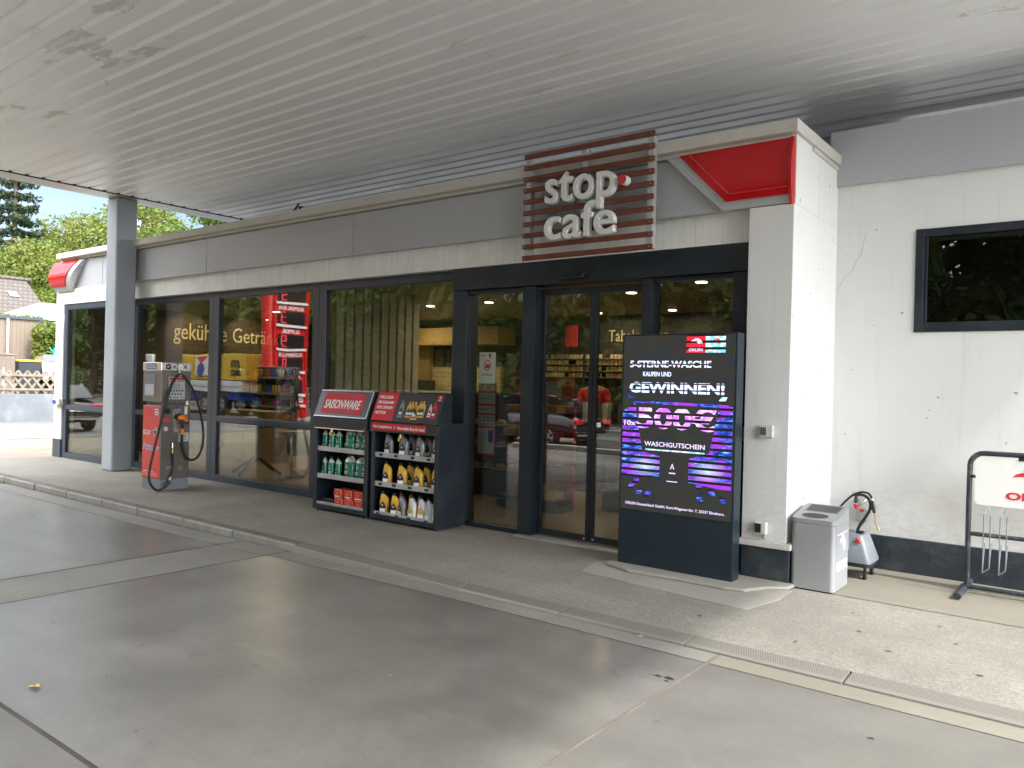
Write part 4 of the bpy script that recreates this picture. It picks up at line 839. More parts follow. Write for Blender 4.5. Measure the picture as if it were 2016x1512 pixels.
#PART3
# ================================================================== DISPLAY RACKS
def rack(name, label, x0, x1, loc):
    t = thing(name, label, 'display rack', loc)
    yb, yf = 6.58, 6.13
    MB().box(x0, yf, .025, x0+.022, yb, 1.12).build('side_panel', 'anthracite', t, bevel=.003)
    MB().box(x1-.022, yf, .025, x1, yb, 1.12).build('side_panel', 'anthracite', t, bevel=.003)
    MB().box(x0+.022, yf-.004, .03, x0+.055, yf+.03, 1.02).build('front_post', 'anthracite', t, bevel=.003)
    MB().box(x1-.055, yf-.004, .03, x1-.022, yf+.03, 1.02).build('front_post', 'anthracite', t, bevel=.003)
    MB().box(x0+.022, yb-.02, .03, x1-.022, yb, 1.1).build('back_panel', 'shelf_black', t)
    MB().box(x0+.022, yf+.0, .03, x1-.022, yf+.02, .085).build('kick_plate', 'anthracite', t, bevel=.003)
    MB().box(x0+.001, yf, 1.122, x1-.001, yb, 1.135).build('top_panel', 'anthracite', t, bevel=.002)
    MB().box(x0+.0, yf-.03, 1.015, x1, yf-.001, 1.125).build('header', 'anthracite', t, bevel=.004)
    for z in (.065, .405, .735):
        s = MB().box(x0+.056, yf+.03, z, x1-.056, yb-.021, z+.014).build('shelf', 'shelf_black', t)
        MB().box(x0+.056, yf+.012, z-.008, x1-.056, yf+.028, z+.048).build('price_rail', 'steel_galv', s, bevel=.002)
    for x in (x0+.04, x1-.04, x0+.3): MB().cyl((x, yf-.032, 1.03), (x, yf-.029, 1.03), .006, n=8).build('screw', 'steel_bright', t)
    for x in (x0+.05, x1-.05):
        for y in (yf+.04, yb-.05): MB().cyl((x, y, 0), (x, y, .026), .016).build('foot', 'black_plastic', t)
    # tilted head board with side cheeks
    MB().prism([(yf-.025, 1.136), (yf+.20, 1.136), (yf+.20, 1.46), (yf+.10, 1.46)], x0+.002, x0+.016, 'x').build('head_cheek', 'anthracite', t)
    MB().prism([(yf-.025, 1.136), (yf+.20, 1.136), (yf+.20, 1.46), (yf+.10, 1.46)], x1-.016, x1-.002, 'x').build('head_cheek', 'anthracite', t)
    O = Vector((x0+.017, yf-.018, 1.142)); V = Vector((0, .125, .318)).normalized(); Nn = X_.cross(V)
    def bd(a0, a1, b0, b1, d0, d1, nm, m, par=t):
        vs = [O+X_*a+V*b+Nn*d for d in (d0, d1) for a, b in ((a0, b0), (a1, b0), (a1, b1), (a0, b1))]
        return MB().add(vs, [(0, 3, 2, 1), (4, 5, 6, 7), (0, 1, 5, 4), (1, 2, 6, 5), (2, 3, 7, 6), (3, 0, 4, 7)]).build(nm, m, par)
    return t, O, V, Nn, bd
RA, O, V, Nn, bd = rack('display_rack', 'dark display rack under a red Saisonware board holding green bottles and red boxes', -7.765, -6.80, (-7.28, 6.35, 0))
w = .931
hb = bd(0, w, 0, .34, 0, .008, 'head_board', 'anthracite_frame'); bd(0, w, 0, .012, .008, .014, 'board_trim', 'silver', hb); bd(w-.012, w, .012, .34, .008, .014, 'board_trim', 'silver', hb); bd(0, w-.012, .33, .34, .008, .014, 'board_trim', 'silver', hb)
bd(.10, .81, .045, .305, .009, .012, 'red_panel', 'sign_red', hb)
text('lettering', 'SAISONWARE', 'white_print', hb, O+X_*.135+V*.105+Nn*.013, X_, V,   .64, .115, ext=.002, bold=.02, shear=.18)
MB().box(-7.72, 6.095, 1.0, -6.84, 6.125, 1.012).build('chrome_strip', 'steel_bright', RA)
RB, O2, V2, N2, bd2 = rack('display_rack', 'dark display rack with motor oil poster holding gold silver and white oil bottles', -6.745, -5.695, (-6.22, 6.35, 0))
w2 = 1.016
hb = bd2(0, w2, 0, .34, 0, .008, 'head_board', 'label_dark')
def qb(a0, a1, b0, b1, m, nm, c=.0085, th=.0012): return bd2(a0, a1, b0, b1, c, c+th, nm, m, hb)
qb(0, .33, .0, .34, 'sign_red', 'red_panel')
for i, s in enumerate(('WELLNESS-', 'PROGRAMM', 'F\u00dcR DEINEN', 'MOTOR')):
    text('lettering', s, 'white_print', hb, O2+X_*.03+V2*(.262-i*.062)+N2*.010, X_, V2, (.23, .255, .26, .17)[i], .036 if i != 2 else .045, ext=.001, bold=.02, shear=.15)
def picbottle(cx, z0, w_, h_, m, lab='label_dark'):
    def sh(p, c, mm, nm):
        vs = [O2+X_*(cx+a*w_)+V2*(z0+b_*h_)+N2*d for d in (c, c+.0008) for a, b_ in p]; n = len(p)
        MB().add(vs, [tuple(range(n-1, -1, -1)), tuple(range(n, 2*n))]+[(i, (i+1) % n, n+(i+1) % n, n+i) for i in range(n)]).build(nm, mm, hb)
    sh([(-.5, 0), (.5, 0), (.5, .55), (.35, .78), (.05, .86), (0, .92), (0, 1), (-.28, 1), (-.28, .88), (-.45, .7)], .0088, m, 'printed_bottle')
    sh([(-.36, .12), (.30, .12), (.30, .42), (-.02, .62), (-.36, .42)], .0098, lab, 'printed_label')
    sh([(-.30, .18), (.24, .18), (.24, .32), (-.30, .32)], .0108, 'white_print', 'printed_band')
picbottle(.43, .05, .075, .20, 'silver_bottle')
for i in (0, 5, 1, 4, 2): picbottle(.545+i*.042, .05+.002*i, .07, .19, 'gold_bottle')
picbottle(.65, .03, .095, .20, 'gold_bottle')
picbottle(.865, .07, .05, .15, 'white_bottle', 'sign_red'); picbottle(.93, .055, .07, .19, 'sign_red')
qb(.93, .995, .255, .32, 'red_print', 'logo_panel', .0095); emblem('logo_emblem', 'white_print', hb, O2+X_*.945+V2*.285+N2*.0108, X_, V2, .035, .028, ext=.0008); text('logo_text', 'ORLEN', 'white_print', hb, O2+X_*.94+V2*.264+N2*.0108, X_, V2, .045, .012, ext=.0008)
nb = MB().box(-6.70, 6.096, 1.04, -5.86, 6.0995, 1.115).build('notice_strip', 'sign_red', RB)
text('lettering', 'Nur Leergebinde', 'white_print', nb, (-6.68, 6.0955, 1.056), X_, Z_, .30, .036, ext=.001, bold=.03)
MB().add([(-6.355, 6.0955, 1.06), (-6.342, 6.0955, 1.06), (-6.322, 6.0955, 1.075), (-6.342, 6.0955, 1.092), (-6.355, 6.0955, 1.092), (-6.335, 6.0955, 1.075)], [(0, 1, 2, 5), (5, 2, 3, 4)]).build('arrow', 'white_print', nb)
text('lettering', 'Ware erhalten Sie an der Kasse!', 'white_print', nb, (-6.30, 6.0955, 1.056), X_, Z_, .42, .036, ext=.001, bold=.03)
for z, xs in ((.735, (-6.60, -6.36, -6.10, -5.86)), (.405, (-6.60, -6.38, -6.13, -5.88)), (.065, (-6.63, -6.33, -6.14, -5.88))):
    for x in xs: MB().box(x-.045, 6.1395, z+.004, x+.045, 6.1415, z+.040).build('price_tag', 'pale_grey_print', RB); MB().box(x-.02, 6.1382, z+.008, x+.04, 6.1394, z+.036).build('price_print', 'black_print', RB)
for rt, x in ((RA, -7.42), (RB, -6.26)): MB().tube([(x, 6.10, 1.005), (x, 6.095, .965), (x+.02, 6.095, .965), (x+.02, 6.10, 1.005)], .004, 6).box(x-.012, 6.085, .93, x+.032, 6.105, .966).build('padlock', 'brass', rt)
# ---- bottles
def sring(cx, cy_, hx, hy, z, e=3.2, n=20):
    o = []
    for k in range(n):
        a = 2*math.pi*k/n; c, s = math.cos(a), math.sin(a)
        o.append((cx+hx*math.copysign(abs(c)**(2/e), c), cy_+hy*math.copysign(abs(s)**(2/e), s), z))
    return o
def oil_bottle(mat, lab='label_dark'):
    t = thing('oil_bottle', 'motor oil bottle', 'bottle', (0, 0, 0))
    MB().loft([sring(0, 0, .050, .030, 0), sring(0, 0, .056, .034, .006), sring(0, 0, .056, .034, .12), sring(.002, 0, .054, .032, .16), sring(-.004, 0, .044, .028, .19), sring(-.014, 0, .030, .022, .212), sring(-.022, 0, .018, .018, .225, 2), sring(-.022, 0, .016, .016, .235, 2)]).build('bottle_body', mat, t, smooth=True)
    MB().cyl((-.022, 0, .232), (-.022, 0, .256), .0185, .017, 16).build('cap', 'cap_black', t, smooth=True)
    l = MB().prism([(-.046, .02), (.022, .02), (.034, .05), (.030, .10), (-.004, .150), (-.046, .110)], -.0355, -.0335, 'y').build('label', lab, t)
    MB().prism([(-.042, .028), (.020, .028), (.028, .052), (.027, .070), (-.042, .070)], -.0366, -.0356, 'y').build('label_band', 'white_print', l)
    MB().prism([(-.022, .10), (-.004, .10), (-.004, .118), (-.022, .118)], -.0366, -.0356, 'y').build('label_mark', 'pale_grey_print', l)
    # handle ridge
    MB().tube([(.020, -.006, .205), (.046, -.006, .175), (.054, -.006, .12), (.050, -.006, .06)], .010, 8, 1).build('handle', mat, t, smooth=True)
    return t
def small_clear():
    t = thing('coolant_bottle', 'bottle', 'bottle', (0, 0, 0))
    MB().loft([sring(0, 0, .038, .028, 0), sring(0, 0, .043, .032, .006), sring(0, 0, .043, .032, .15), sring(.002, 0, .038, .029, .175), sring(-.004, 0, .026, .022, .197), sring(-.008, 0, .015, .015, .207, 2), sring(-.008, 0, .015, .015, .215, 2)]).build('bottle_body', 'liquid_small', t, smooth=True)
    MB().cyl((-.008, 0, .213), (-.008, 0, .236), .017, n=14).build('cap', 'bin_black', t, smooth=True)
    MB().box(-.012, -.0335, .088, .0, -.0325, .108).build('label_mark', 'white_print', t)
    MB().box(-.030, -.0335, .052, .020, -.0325, .058).box(-.030, -.0335, .040, .028, -.0325, .044).box(-.030, -.0335, .028, .010, -.0325, .032).build('label_text', 'white_print', t)
    return t
def big_clear():
    t = thing('coolant_canister', 'canister', 'canister', (0, 0, 0))
    MB().loft([sring(0, 0, .070, .045, 0), sring(0, 0, .078, .05, .008), sring(0, 0, .078, .05, .15), sring(-.004, 0, .072, .048, .19), sring(-.016, 0, .052, .04, .225), sring(-.028, 0, .024, .024, .245, 2), sring(-.03, 0, .020, .020, .255, 2)]).build('bottle_body', 'liquid_large', t, smooth=True)
    MB().cyl((-.03, 0, .252), (-.03, 0, .276), .022, n=16).build('cap', 'bin_black', t, smooth=True)
    MB().tube([(-.005, -.01, .247), (.035, -.01, .262), (.066, -.01, .248), (.076, -.01, .20), (.070, -.015, .12), (.045, -.045, .05), (.02, -.05, .02)], [.013], 10, 1).build('handle', 'liquid_large', t, smooth=True)
    MB().box(-.036, -.0515, .125, -.020, -.0505, .148).build('label_mark', 'white_print', t)
    MB().box(-.060, -.0515, .085, -.002, -.0505, .092).box(-.060, -.0515, .070, .008, -.0505, .075).box(-.060, -.0515, .055, -.02, -.0505, .060).build('label_text', 'white_print', t)
    return t
used = {}
def put(key, maker, loc, label, group, rz=0, sc=None, rx=0):
    if key not in used:
        o = maker(); used[key] = o; o['label'] = label; o['group'] = group; o.location = loc; o.rotation_euler = (rx, 0, rz)
        if sc: o.scale = (sc,)*3
        return o
    o = dup(used[key], loc, label, rz, group, sc or 1); o.rotation_euler = (rx, 0, rz); return o
sx = [-7.65, -7.525, -7.40]; bx = [-7.205, -7.015, -6.90]
for zr, rn in ((.749, 'upper'), (.419, 'middle')):
    for i, x in enumerate(sx):
        put('small', small_clear, (x, 6.215, zr), f'{ORD[i]} small green coolant bottle from the left on the {rn} shelf of the Saisonware rack', 'small coolant bottles', rz=random.uniform(-.3, .3))
    for i, x in enumerate(bx):
        put('big', big_clear, (x, 6.235, zr), f'{ORD[i]} large green canister from the left on the {rn} shelf of the Saisonware rack', 'large coolant canisters', rz=random.uniform(-.08, .08))
mk = {k: (lambda k=k: oil_bottle(*{'gold': ('gold_bottle',), 'silver': ('silver_bottle',), 'white': ('white_bottle', 'sign_red'), 'whitegold': ('white_bottle', 'gold_bottle'), 'pale': ('palegrey_bottle', 'pale_grey_print')}[k])) for k in ('gold', 'silver', 'white', 'whitegold', 'pale')}
for row, z, k, xs in (('upper', .749, 'silver', (-6.52, -6.285, -6.03, -5.785)), ('middle', .419, 'gold', (-6.535, -6.30, -6.045, -5.78))):
    for i, x in enumerate(xs):
        put(k, mk[k], (x, 6.20, z), f'{ORD[i]} {k} oil bottle from the left at the front of the {row} shelf', 'oil bottles', rz=random.uniform(-.12, .38))
        if i in (1, 2): put(k, mk[k], (x+.035, 6.30, z), f'{k} oil bottle right behind the {ORD[i]} front bottle of the {row} shelf', 'oil bottles', rz=.1)
for k, x, y, lab in (('gold', -6.575, 6.20, 'gold oil bottle at the left end of the bottom shelf'), ('gold', -6.43, 6.33, 'gold oil bottle standing at the back of the bottom shelf near its left end'), ('gold', -6.385, 6.19, 'gold oil bottle close behind a dark silver one at the front of the bottom shelf'),
                     ('gold', -6.245, 6.31, 'gold oil bottle behind the dark silver bottle of the bottom shelf'), ('silver', -6.275, 6.19, 'dark silver oil bottle among gold ones on the bottom shelf'), ('silver', -6.12, 6.32, 'dark silver bottle behind the white ones of the bottom shelf'),
                     ('whitegold', -6.115, 6.19, 'white oil bottle with gold label at the front of the bottom shelf'), ('whitegold', -5.985, 6.21, 'white oil bottle with gold label right of its twin on the bottom shelf'), ('pale', -5.865, 6.195, 'pale grey oil bottle at the front right of the bottom shelf'), ('pale', -5.81, 6.29, 'pale grey oil bottle at the back right of the bottom shelf'), ('pale', -5.76, 6.20, 'pale grey oil bottle half hidden by the right post of the rack')):
    put(k, mk[k], (x, y, .079), lab, 'oil bottles', rz=random.uniform(-.35, .4))
# cloth boxes
def rbox():
    t = thing('red_carton', 'carton', 'carton', (0, 0, 0)); a = MB()
    a.loft([[(-.075, -.05, .0), (.075, -.05, .0), (.075, .09, 0), (-.075, .09, 0)], [(-.08, -.055, .045), (.08, -.055, .045), (.08, .095, .045), (-.08, .095, .045)], [(-.072, -.05, .095), (.072, -.05, .095), (.072, .09, .1), (-.072, .09, .1)]]); a.build('carton_body', 'red_box', t, bevel=.006)
    MB().box(-.05, -.0585, .012, .055, -.0565, .024).build('white_stripe', 'white_print', t); MB().box(-.02, -.0585, .045, .02, -.0565, .051).box(-.018, -.0585, .060, .018, -.0565, .066).build('yellow_print', 'yellow_edge', t)
    MB().tube([(.078, -.056, .008), (.081, -.058, .045), (.073, -.053, .097)], .003, 5).tube([(-.072, -.053, .098), (.073, -.053, .098)], .003, 5).build('yellow_edge', 'yellow_edge', t); return t
for j, z in enumerate((.079, .182)):
    for i, x in enumerate((-7.345, -7.165, -6.985)):
        put('rbox', rbox, (x-.02*j, 6.225+.01*j, z), f'{ORD[i]} red carton from the left in the {"upper" if j else "lower"} layer on the bottom shelf', 'red cartons', rz=random.uniform(-.12, .1))
bx_ = thing('black_box', 'flat black box on the bottom shelf left of the red cartons', 'box', (-7.58, 6.3, .079)); MB().box(-7.70, 6.19, .079, -7.46, 6.5, .15).build('box_body', 'black_plastic', bx_, bevel=.004)
# ================================================================== NOTICES on the side light
nt_ = thing('window_notice', 'tall narrow red strip of white notices stuck inside the side window of the entrance', 'notice', (-5.56, 6.76, .8))
MB().box(-5.685, 6.745, .80, -5.43, 6.750, 1.60).build('red_backing', 'red_print', nt_)
for z0, z1 in ((1.51, 1.575), (1.365, 1.48), (1.26, 1.34), (1.115, 1.24), (.815, 1.095)): MB().box(-5.672, 6.741, z0, -5.443, 6.745, z1).build('sheet', 'pale_grey_print', nt_)
sh = MB().box(-5.672, 6.736, 1.59, -5.443, 6.741, 1.935).build('top_sheet', 'white_print', nt_)
b = MB(); 
for k in range(24):
    a0, a1 = 2*math.pi*k/24, 2*math.pi*(k+1)/24; c = lambda a, q: (-5.557+q*math.cos(a), 6.7352, 1.79+q*math.sin(a)*1.15); b.quad(c(a0, .042), c(a1, .042), c(a1, .052), c(a0, .052))
b.box(-5.585, 6.735, 1.772, -5.525, 6.7354, 1.806).box(-5.60, 6.735, 1.76, -5.515, 6.7354, 1.772); b.build('prohibition_sign', 'red_print', sh)
MB().box(-5.655, 6.735, 1.895, -5.59, 6.7354, 1.908).box(-5.54, 6.735, 1.88, -5.505, 6.7354, 1.92).box(-5.64, 6.735, 1.69, -5.48, 6.7354, 1.696).box(-5.64, 6.735, 1.678, -5.48, 6.7354, 1.683).build('sheet_print', 'sign_red', sh)
b = MB()
for i in range(12): b.box(-5.66, 6.740, .84+i*.018, -5.54-(i % 3)*.01, 6.7405, .846+i*.018)
for i in range(5): b.box(-5.66+i*.04, 6.740, 1.29+.012*(i % 2), -5.635+i*.04, 6.7405, 1.315)
for i in range(3): b.box(-5.66, 6.740, 1.525+i*.014, -5.60, 6.7405, 1.53+i*.014); b.box(-5.56, 6.740, 1.525+i*.014, -5.48, 6.7405, 1.53+i*.014)
for i in range(4): b.cyl((-5.645+i*.055, 6.741, 1.42), (-5.645+i*.055, 6.740, 1.42), .011, n=10)
for i in range(4):
    for j in range(3): b.box(-5.66+i*.055, 6.740, 1.13+j*.036, -5.625+i*.055, 6.7405, 1.15+j*.036)
b.build('notice_print', 'device_grey', nt_); MB().box(-5.525, 6.740, .94, -5.455, 6.7405, 1.075).build('blue_logo', 'blue_print', nt_)
# ================================================================== INTERIOR
def lamp(x, y, e, k):
    t = thing('downlight', k, 'ceiling light', (x, y, 2.9), 'round downlights in the shop ceiling')
    MB().cyl((x, y, 2.905), (x, y, 2.92), .085, n=24).build('rim', 'steel_bright', t); MB().cyl((x, y, 2.897), (x, y, 2.905), .07, n=24).build('glowing_disc', 'lamp_glow', t)
    ld_ = bpy.data.lights.new('lamp', 'AREA'); ld_.shape = 'DISK'; ld_.size = .14; ld_.energy = e*.6; ld_.color = (1, .78, .50)
    lo_ = bpy.data.objects.new('lamp_light', ld_); COL.objects.link(lo_); lo_.parent = t; lo_.location = (0, 0, -.006)
for x, y, e, k in ((-9.51, 9.93, 10, 'glowing downlight seen through the third window right of the slatted screen'), (-8.16, 9.89, 15, 'glowing downlight seen at the top of the narrow side window'), (-5.43, 9.7, 15, 'glowing downlight seen through the right sliding door leaf, nearer one'), (-7.5, 12.2, 12, 'glowing downlight seen through the right sliding door, farther one'), (-4.11, 9.08, 13, 'glowing downlight above the display totem'), (-13.35, 9.53, 30, 'glowing downlight seen over the drinks shelf'), (-6.03, 12.2, 10, 'tiny far downlight seen above the totem'), (-11.6, 11.6, 15, 'downlight above the coffee bar')):
    lamp(x, y, e, k)
for i, y in enumerate((9.05, 10.4)):
    t = thing('wall_spotlight', f'small ceiling spotlight washing the word {("gekuehlte", "Getraenke")[i]} on the side wall', 'spotlight', (-14.9, y, 2.9), 'spotlights over the wall lettering')
    MB().cyl((-14.9, y, 2.86), (-14.9, y, 2.92), .03).build('housing', 'shelf_black', t); MB().cyl((-14.9, y, 2.855), (-14.9, y, 2.86), .022).build('bulb', 'lamp_glow', t)
    l_ = bpy.data.lights.new('spot', 'SPOT'); l_.energy = 26; l_.color = (1, .80, .50); l_.spot_size = R(75); l_.spot_blend = .8; l_.shadow_soft_size = .03
    q = bpy.data.objects.new('spot_light', l_); COL.objects.link(q); q.parent = t; q.location = (0, 0, -.06); q.rotation_euler = Vector((.85, 0, .38)).to_track_quat('Z', 'Y').to_euler()
ss = thing('slat_screen', 'partition of vertical pale slats behind the third window', 'partition', (-8.75, 8.1, 0))
for i in range(10):
    y = 7.25+i*.168; MB().box(-8.77, y, .012, -8.735, y+.122, 2.915).build('slat', 'slat_panel', ss)
MB().box(-8.80, 7.2, .012, -8.78, 8.92, 2.915).build('backing', 'interior_wood', ss)
def letters(s, y0, y1, z0, z1): text('wall_lettering', s, 'cream_print', shop, (-15.74, y0, z0), Y_, Z_, y1-y0, z1-z0, ext=.006, bold=.0)
letters('gek\u00fchlte', 8.71, 9.95, 2.247, 2.70); letters('Getr\u00e4nke', 10.10, 11.51, 2.353, 2.68)
text('wall_lettering', 'Tabakwaren', 'cream_print', shop, (-7.68, 12.89, 2.43), X_, Z_, 1.25, .22, ext=.004)
part('soffit', MB().box(-12.9, 12.3, 2.38, -9.9, 12.88, 2.74), 'yellow_wall')
part('yellow_panel', MB().box(-12.9, 12.70, .9, -12.15, 12.88, 2.38), 'yellow_wall')
part('tiled_wall', MB().box(-12.145, 12.80, .9, -10.2, 12.89, 1.92), 'brick_tiles')
cb_ = thing('chalk_menu', 'dark menu board with chalk writing above the tiles in the shop', 'menu board', (-11.3, 12.82, 1.93)); MB().box(-12.14, 12.82, 1.925, -10.2, 12.85, 2.36).build('board', 'chalkboard', cb_)
b = MB()
random.seed(3)
for i in range(9):
    for x in (-12.08, -11.72, -11.6): b.box(x, 12.816, 1.96+i*.04, x+(.18+.1*random.random() if x < -12 else .05), 12.82, 1.967+i*.04)
b.build('chalk_lines', 'cream_print', cb_)
cf = thing('coffee_bar', 'dark coffee bar with white top at the back of the shop', 'counter', (-11.3, 12.2, 0)); MB().box(-12.8, 11.9, .012, -10.2, 12.68, 1.36).build('front', 'interior_dark', cf); MB().box(-12.2, 11.6, 1.362, -10.2, 12.68, 1.395).build('worktop', 'white_table', cf)
cm = thing('coffee_machine', 'black coffee machine on the back counter in front of the tiles', 'coffee machine', (-12.15, 12.3, 1.395)); MB().box(-12.4, 12.1, 1.396, -11.85, 12.6, 1.62).build('body', 'black_plastic', cm, bevel=.02); MB().box(-12.35, 12.05, 1.55, -12.0, 12.1, 1.60).cyl((-12.2, 12.08, 1.45), (-12.2, 12.08, 1.55), .02).build('spout', 'chrome', cm)
# drinks shelf with cans
gs = thing('drinks_shelf', 'black shelving with rows of drink cans behind the second window', 'shelf', (-14.2, 10.1, 0))
for x in (-15.35, -14.32, -13.25): MB().box(x-.03, 9.95, .012, x+.03, 10.4, 1.82).build('upright', 'shelf_black', gs)
MB().box(-15.35, 10.38, .02, -13.25, 10.40, 1.8).build('back_panel', 'shelf_black', gs)
GZ = (.70, .99, 1.27, 1.60)
for z in (.30,)+GZ:
    s = MB().box(-15.32, 9.95, z-.02, -13.28, 10.38, z).build('shelf_board', 'shelf_black', gs); MB().box(-15.32, 9.94, z-.035, -13.28, 9.949, z+.02).build('price_rail', 'steel_bright', s)
canc = [(.45, .40, .02), (.02, .08, .40), (.45, .05, .04), (.05, .30, .10), (.5, .5, .5), (.30, .05, .35), (.40, .20, .03), (.02, .02, .03)]
names = ['lime', 'blue', 'red', 'green', 'silver', 'purple', 'orange', 'black']
canp = []
for i, c in enumerate(canc):
    pmat('can_'+names[i], c, .28, .4, var=.05, fine=0)
    t = MB().cyl((0, 0, 0), (0, 0, .01), .024, .03, 12).cyl((0, 0, .01), (0, 0, .145), .03, .03, 12).cyl((0, 0, .145), (0, 0, .165), .03, .025, 12).build('drink_can', 'can_'+names[i], None, smooth=True); canp.append(t)
first = set(); lay = [[0]*9+[1]*2+[0, 0, 4, 2, 2, 2, 4, 4], [1]*5+[6, 3, 3, 3, 2, 3, 5, 2, 5, 5, 1, 7, 4, 4], [4, 4, 1, 7, 7, 6, 6, 6, 6, 2, 1, 1, 1, 4, 4, 7, 1, 1, 4], [2]*9+[3, 3, 0, 3, 3, 3, 7, 3, 7, 4]]
for rn, (z, row) in enumerate(zip((1.27, .99, 1.60, .70), lay)):
    rname = {1.6: 'top', 1.27: 'second', .99: 'third', .70: 'lowest'}[z]
    for i, k in enumerate(row):
        x = -15.24+i*.104+(.05 if i > 8 else 0)
        if k not in first: first.add(k); o = canp[k]; o.location = (x, 10.0, z)
        else: o = dup(canp[k], (x, 10.0, z))
        tag(o, f'{names[k]} drink can in the {rname} row of the black shelf behind the second window', 'drink can', 'cans on the drinks shelf')
# tobacco shelf with packs
ts = thing('tobacco_shelf', 'wall shelf of small bright packs behind the shop counter', 'shelf', (-7.9, 12.7, 1.7))
for z in (1.75, 1.87, 1.99, 2.10): MB().box(-9.15, 12.55, z-.012, -6.2, 12.88, z).build('shelf_board', 'interior_wood', ts)
for x in (-9.15, -8.0, -6.2): MB().box(x-.02, 12.55, 1.5, x+.02, 12.88, 2.2).build('upright', 'shelf_black', ts)
pc_ = [(.62, .48, .26), (.55, .40, .22), (.60, .55, .42), (.50, .15, .10), (.45, .42, .34)]
pk = []; pn = ['cream', 'tan', 'white', 'red', 'grey']
for i, c in enumerate(pc_):
    pmat('pack_'+pn[i], c, .4, var=.15, scale=25); pk.append(MB().box(-.032, -.012, 0, .032, .012, .075).build('cigarette_pack', 'pack_'+pn[i]))
first = set(); random.seed(11)
for zi, z in enumerate((1.75, 1.87, 1.99, 2.10)):
    for i in range(34):
        x = -9.08+i*.083
        if random.random() < .10: continue
        k = random.choice((0, 0, 1, 1, 2, 3, 4) if zi < 3 else (0, 0, 2))
        if k not in first: first.add(k); o = pk[k]; o.location = (x, 12.60, z)
        else: o = dup(pk[k], (x, 12.60, z))
        tag(o, f'{pn[k]} pack in the {["lowest", "second lowest", "second highest", "highest"][zi]} row of the tobacco shelf behind the counter', 'cigarette pack', 'packs on the tobacco shelf')
og = thing('orange_notice', 'small orange notice hanging above the tobacco shelf', 'notice', (-8.2, 12.4, 2.3)); MB().box(-8.36, 12.45, 2.32, -8.10, 12.47, 2.72).build('sheet', 'sign_red', og)
# counter, magazines, sweets
ct = thing('shop_counter', 'dark grey shop counter with a perforated grille behind the sliding doors', 'counter', (-4.8, 9.2, 0))
MB().box(-5.25, 8.75, .012, -3.0, 9.5, 1.02).build('front', 'counter_grey', ct); MB().box(-6.6, 9.9, .012, -5.26, 10.6, 1.02).build('front', 'counter_grey', ct); MB().box(-6.7, 9.85, 1.022, -3.0, 10.7, 1.05).build('worktop', 'shelf_black', ct)
g = MB().box(-5.20, 8.742, .30, -5.02, 8.749, .62).build('grille', 'pale_grey_print', ct); b = MB()
for i in range(7):
    for j in range(12): b.box(-5.19+i*.024, 8.739, .31+j*.025, -5.176+i*.024, 8.7415, .325+j*.025)
b.build('grille_holes', 'black_print', g)
mg = thing('magazine_rack', 'row of leaflets and magazines in a clear rack on the shop counter', 'magazine rack', (-6.0, 9.95, 1.05))
for i in range(16):
    x = -6.6+i*.085; MB().box(x, 9.95+.01*(i % 3), 1.052, x+.07, 9.99+.01*(i % 3), 1.34).build('magazine', ('pale_grey_print', 'white_print', 'device_grey', 'black_print')[i*7 % 4], mg)
cs = thing('sweets_stand', 'red and black sweets stand with shelves of boxes just inside the entrance', 'stand', (-5.9, 8.2, 0))
MB().box(-6.35, 8.30, .012, -5.42, 8.36, 1.32).build('back_panel', 'red_print', cs); MB().box(-6.38, 7.98, .012, -5.40, 8.3, .10).build('base', 'shelf_black', cs)
for z in (.17, .60, .93, 1.24): MB().box(-6.34, 7.95, z-.02, -5.43, 8.295, z).build('shelf_board', 'shelf_black', cs); MB().box(-5.98, 7.944, z-.03, -5.90, 7.949, z+.01).build('price_tag', 'white_print', cs)
for i in range(3): pmat(('sweet_orange', 'sweet_yellow', 'sweet_red')[i], ((.62, .25, .06), (.62, .42, .04), (.42, .03, .03))[i], .35, var=.4, scale=30)
def sbox(w, h):
    def f(): return None
for z, items in ((.17, (('sweet_red', -6.05, .24, .16), ('sweet_yellow', -5.72, .16, .17), ('sweet_yellow', -5.53, .17, .10))), (.60, (('sweet_orange', -5.75, .22, .12), ('sweet_orange', -5.52, .16, .12), ('sweet_red', -6.15, .2, .1))), (.93, (('sweet_yellow', -6.18, .2, .10), ('sweet_yellow', -5.97, .17, .10), ('sweet_red', -5.73, .14, .08), ('sweet_red', -5.55, .18, .07))), (1.24, (('sweet_orange', -6.1, .34, .09), ('sweet_orange', -5.75, .2, .10), ('sweet_orange', -5.55, .2, .10)))):
    for m, x, w, h in items:
        o = MB().box(x-w/2, 7.97, z+.001, x+w/2, 8.15, z+h).build('sweets_box', m, None, bevel=.004)
        tag(o, f'{m[6:]} sweets box {"at the left" if x < -6.0 else "in the middle" if x < -5.65 else "at the right"} of the {dict([(.17, "lowest"), (.60, "second"), (.93, "third"), (1.24, "top")])[z]} shelf of the sweets stand', 'sweets box', 'boxes on the sweets stand')
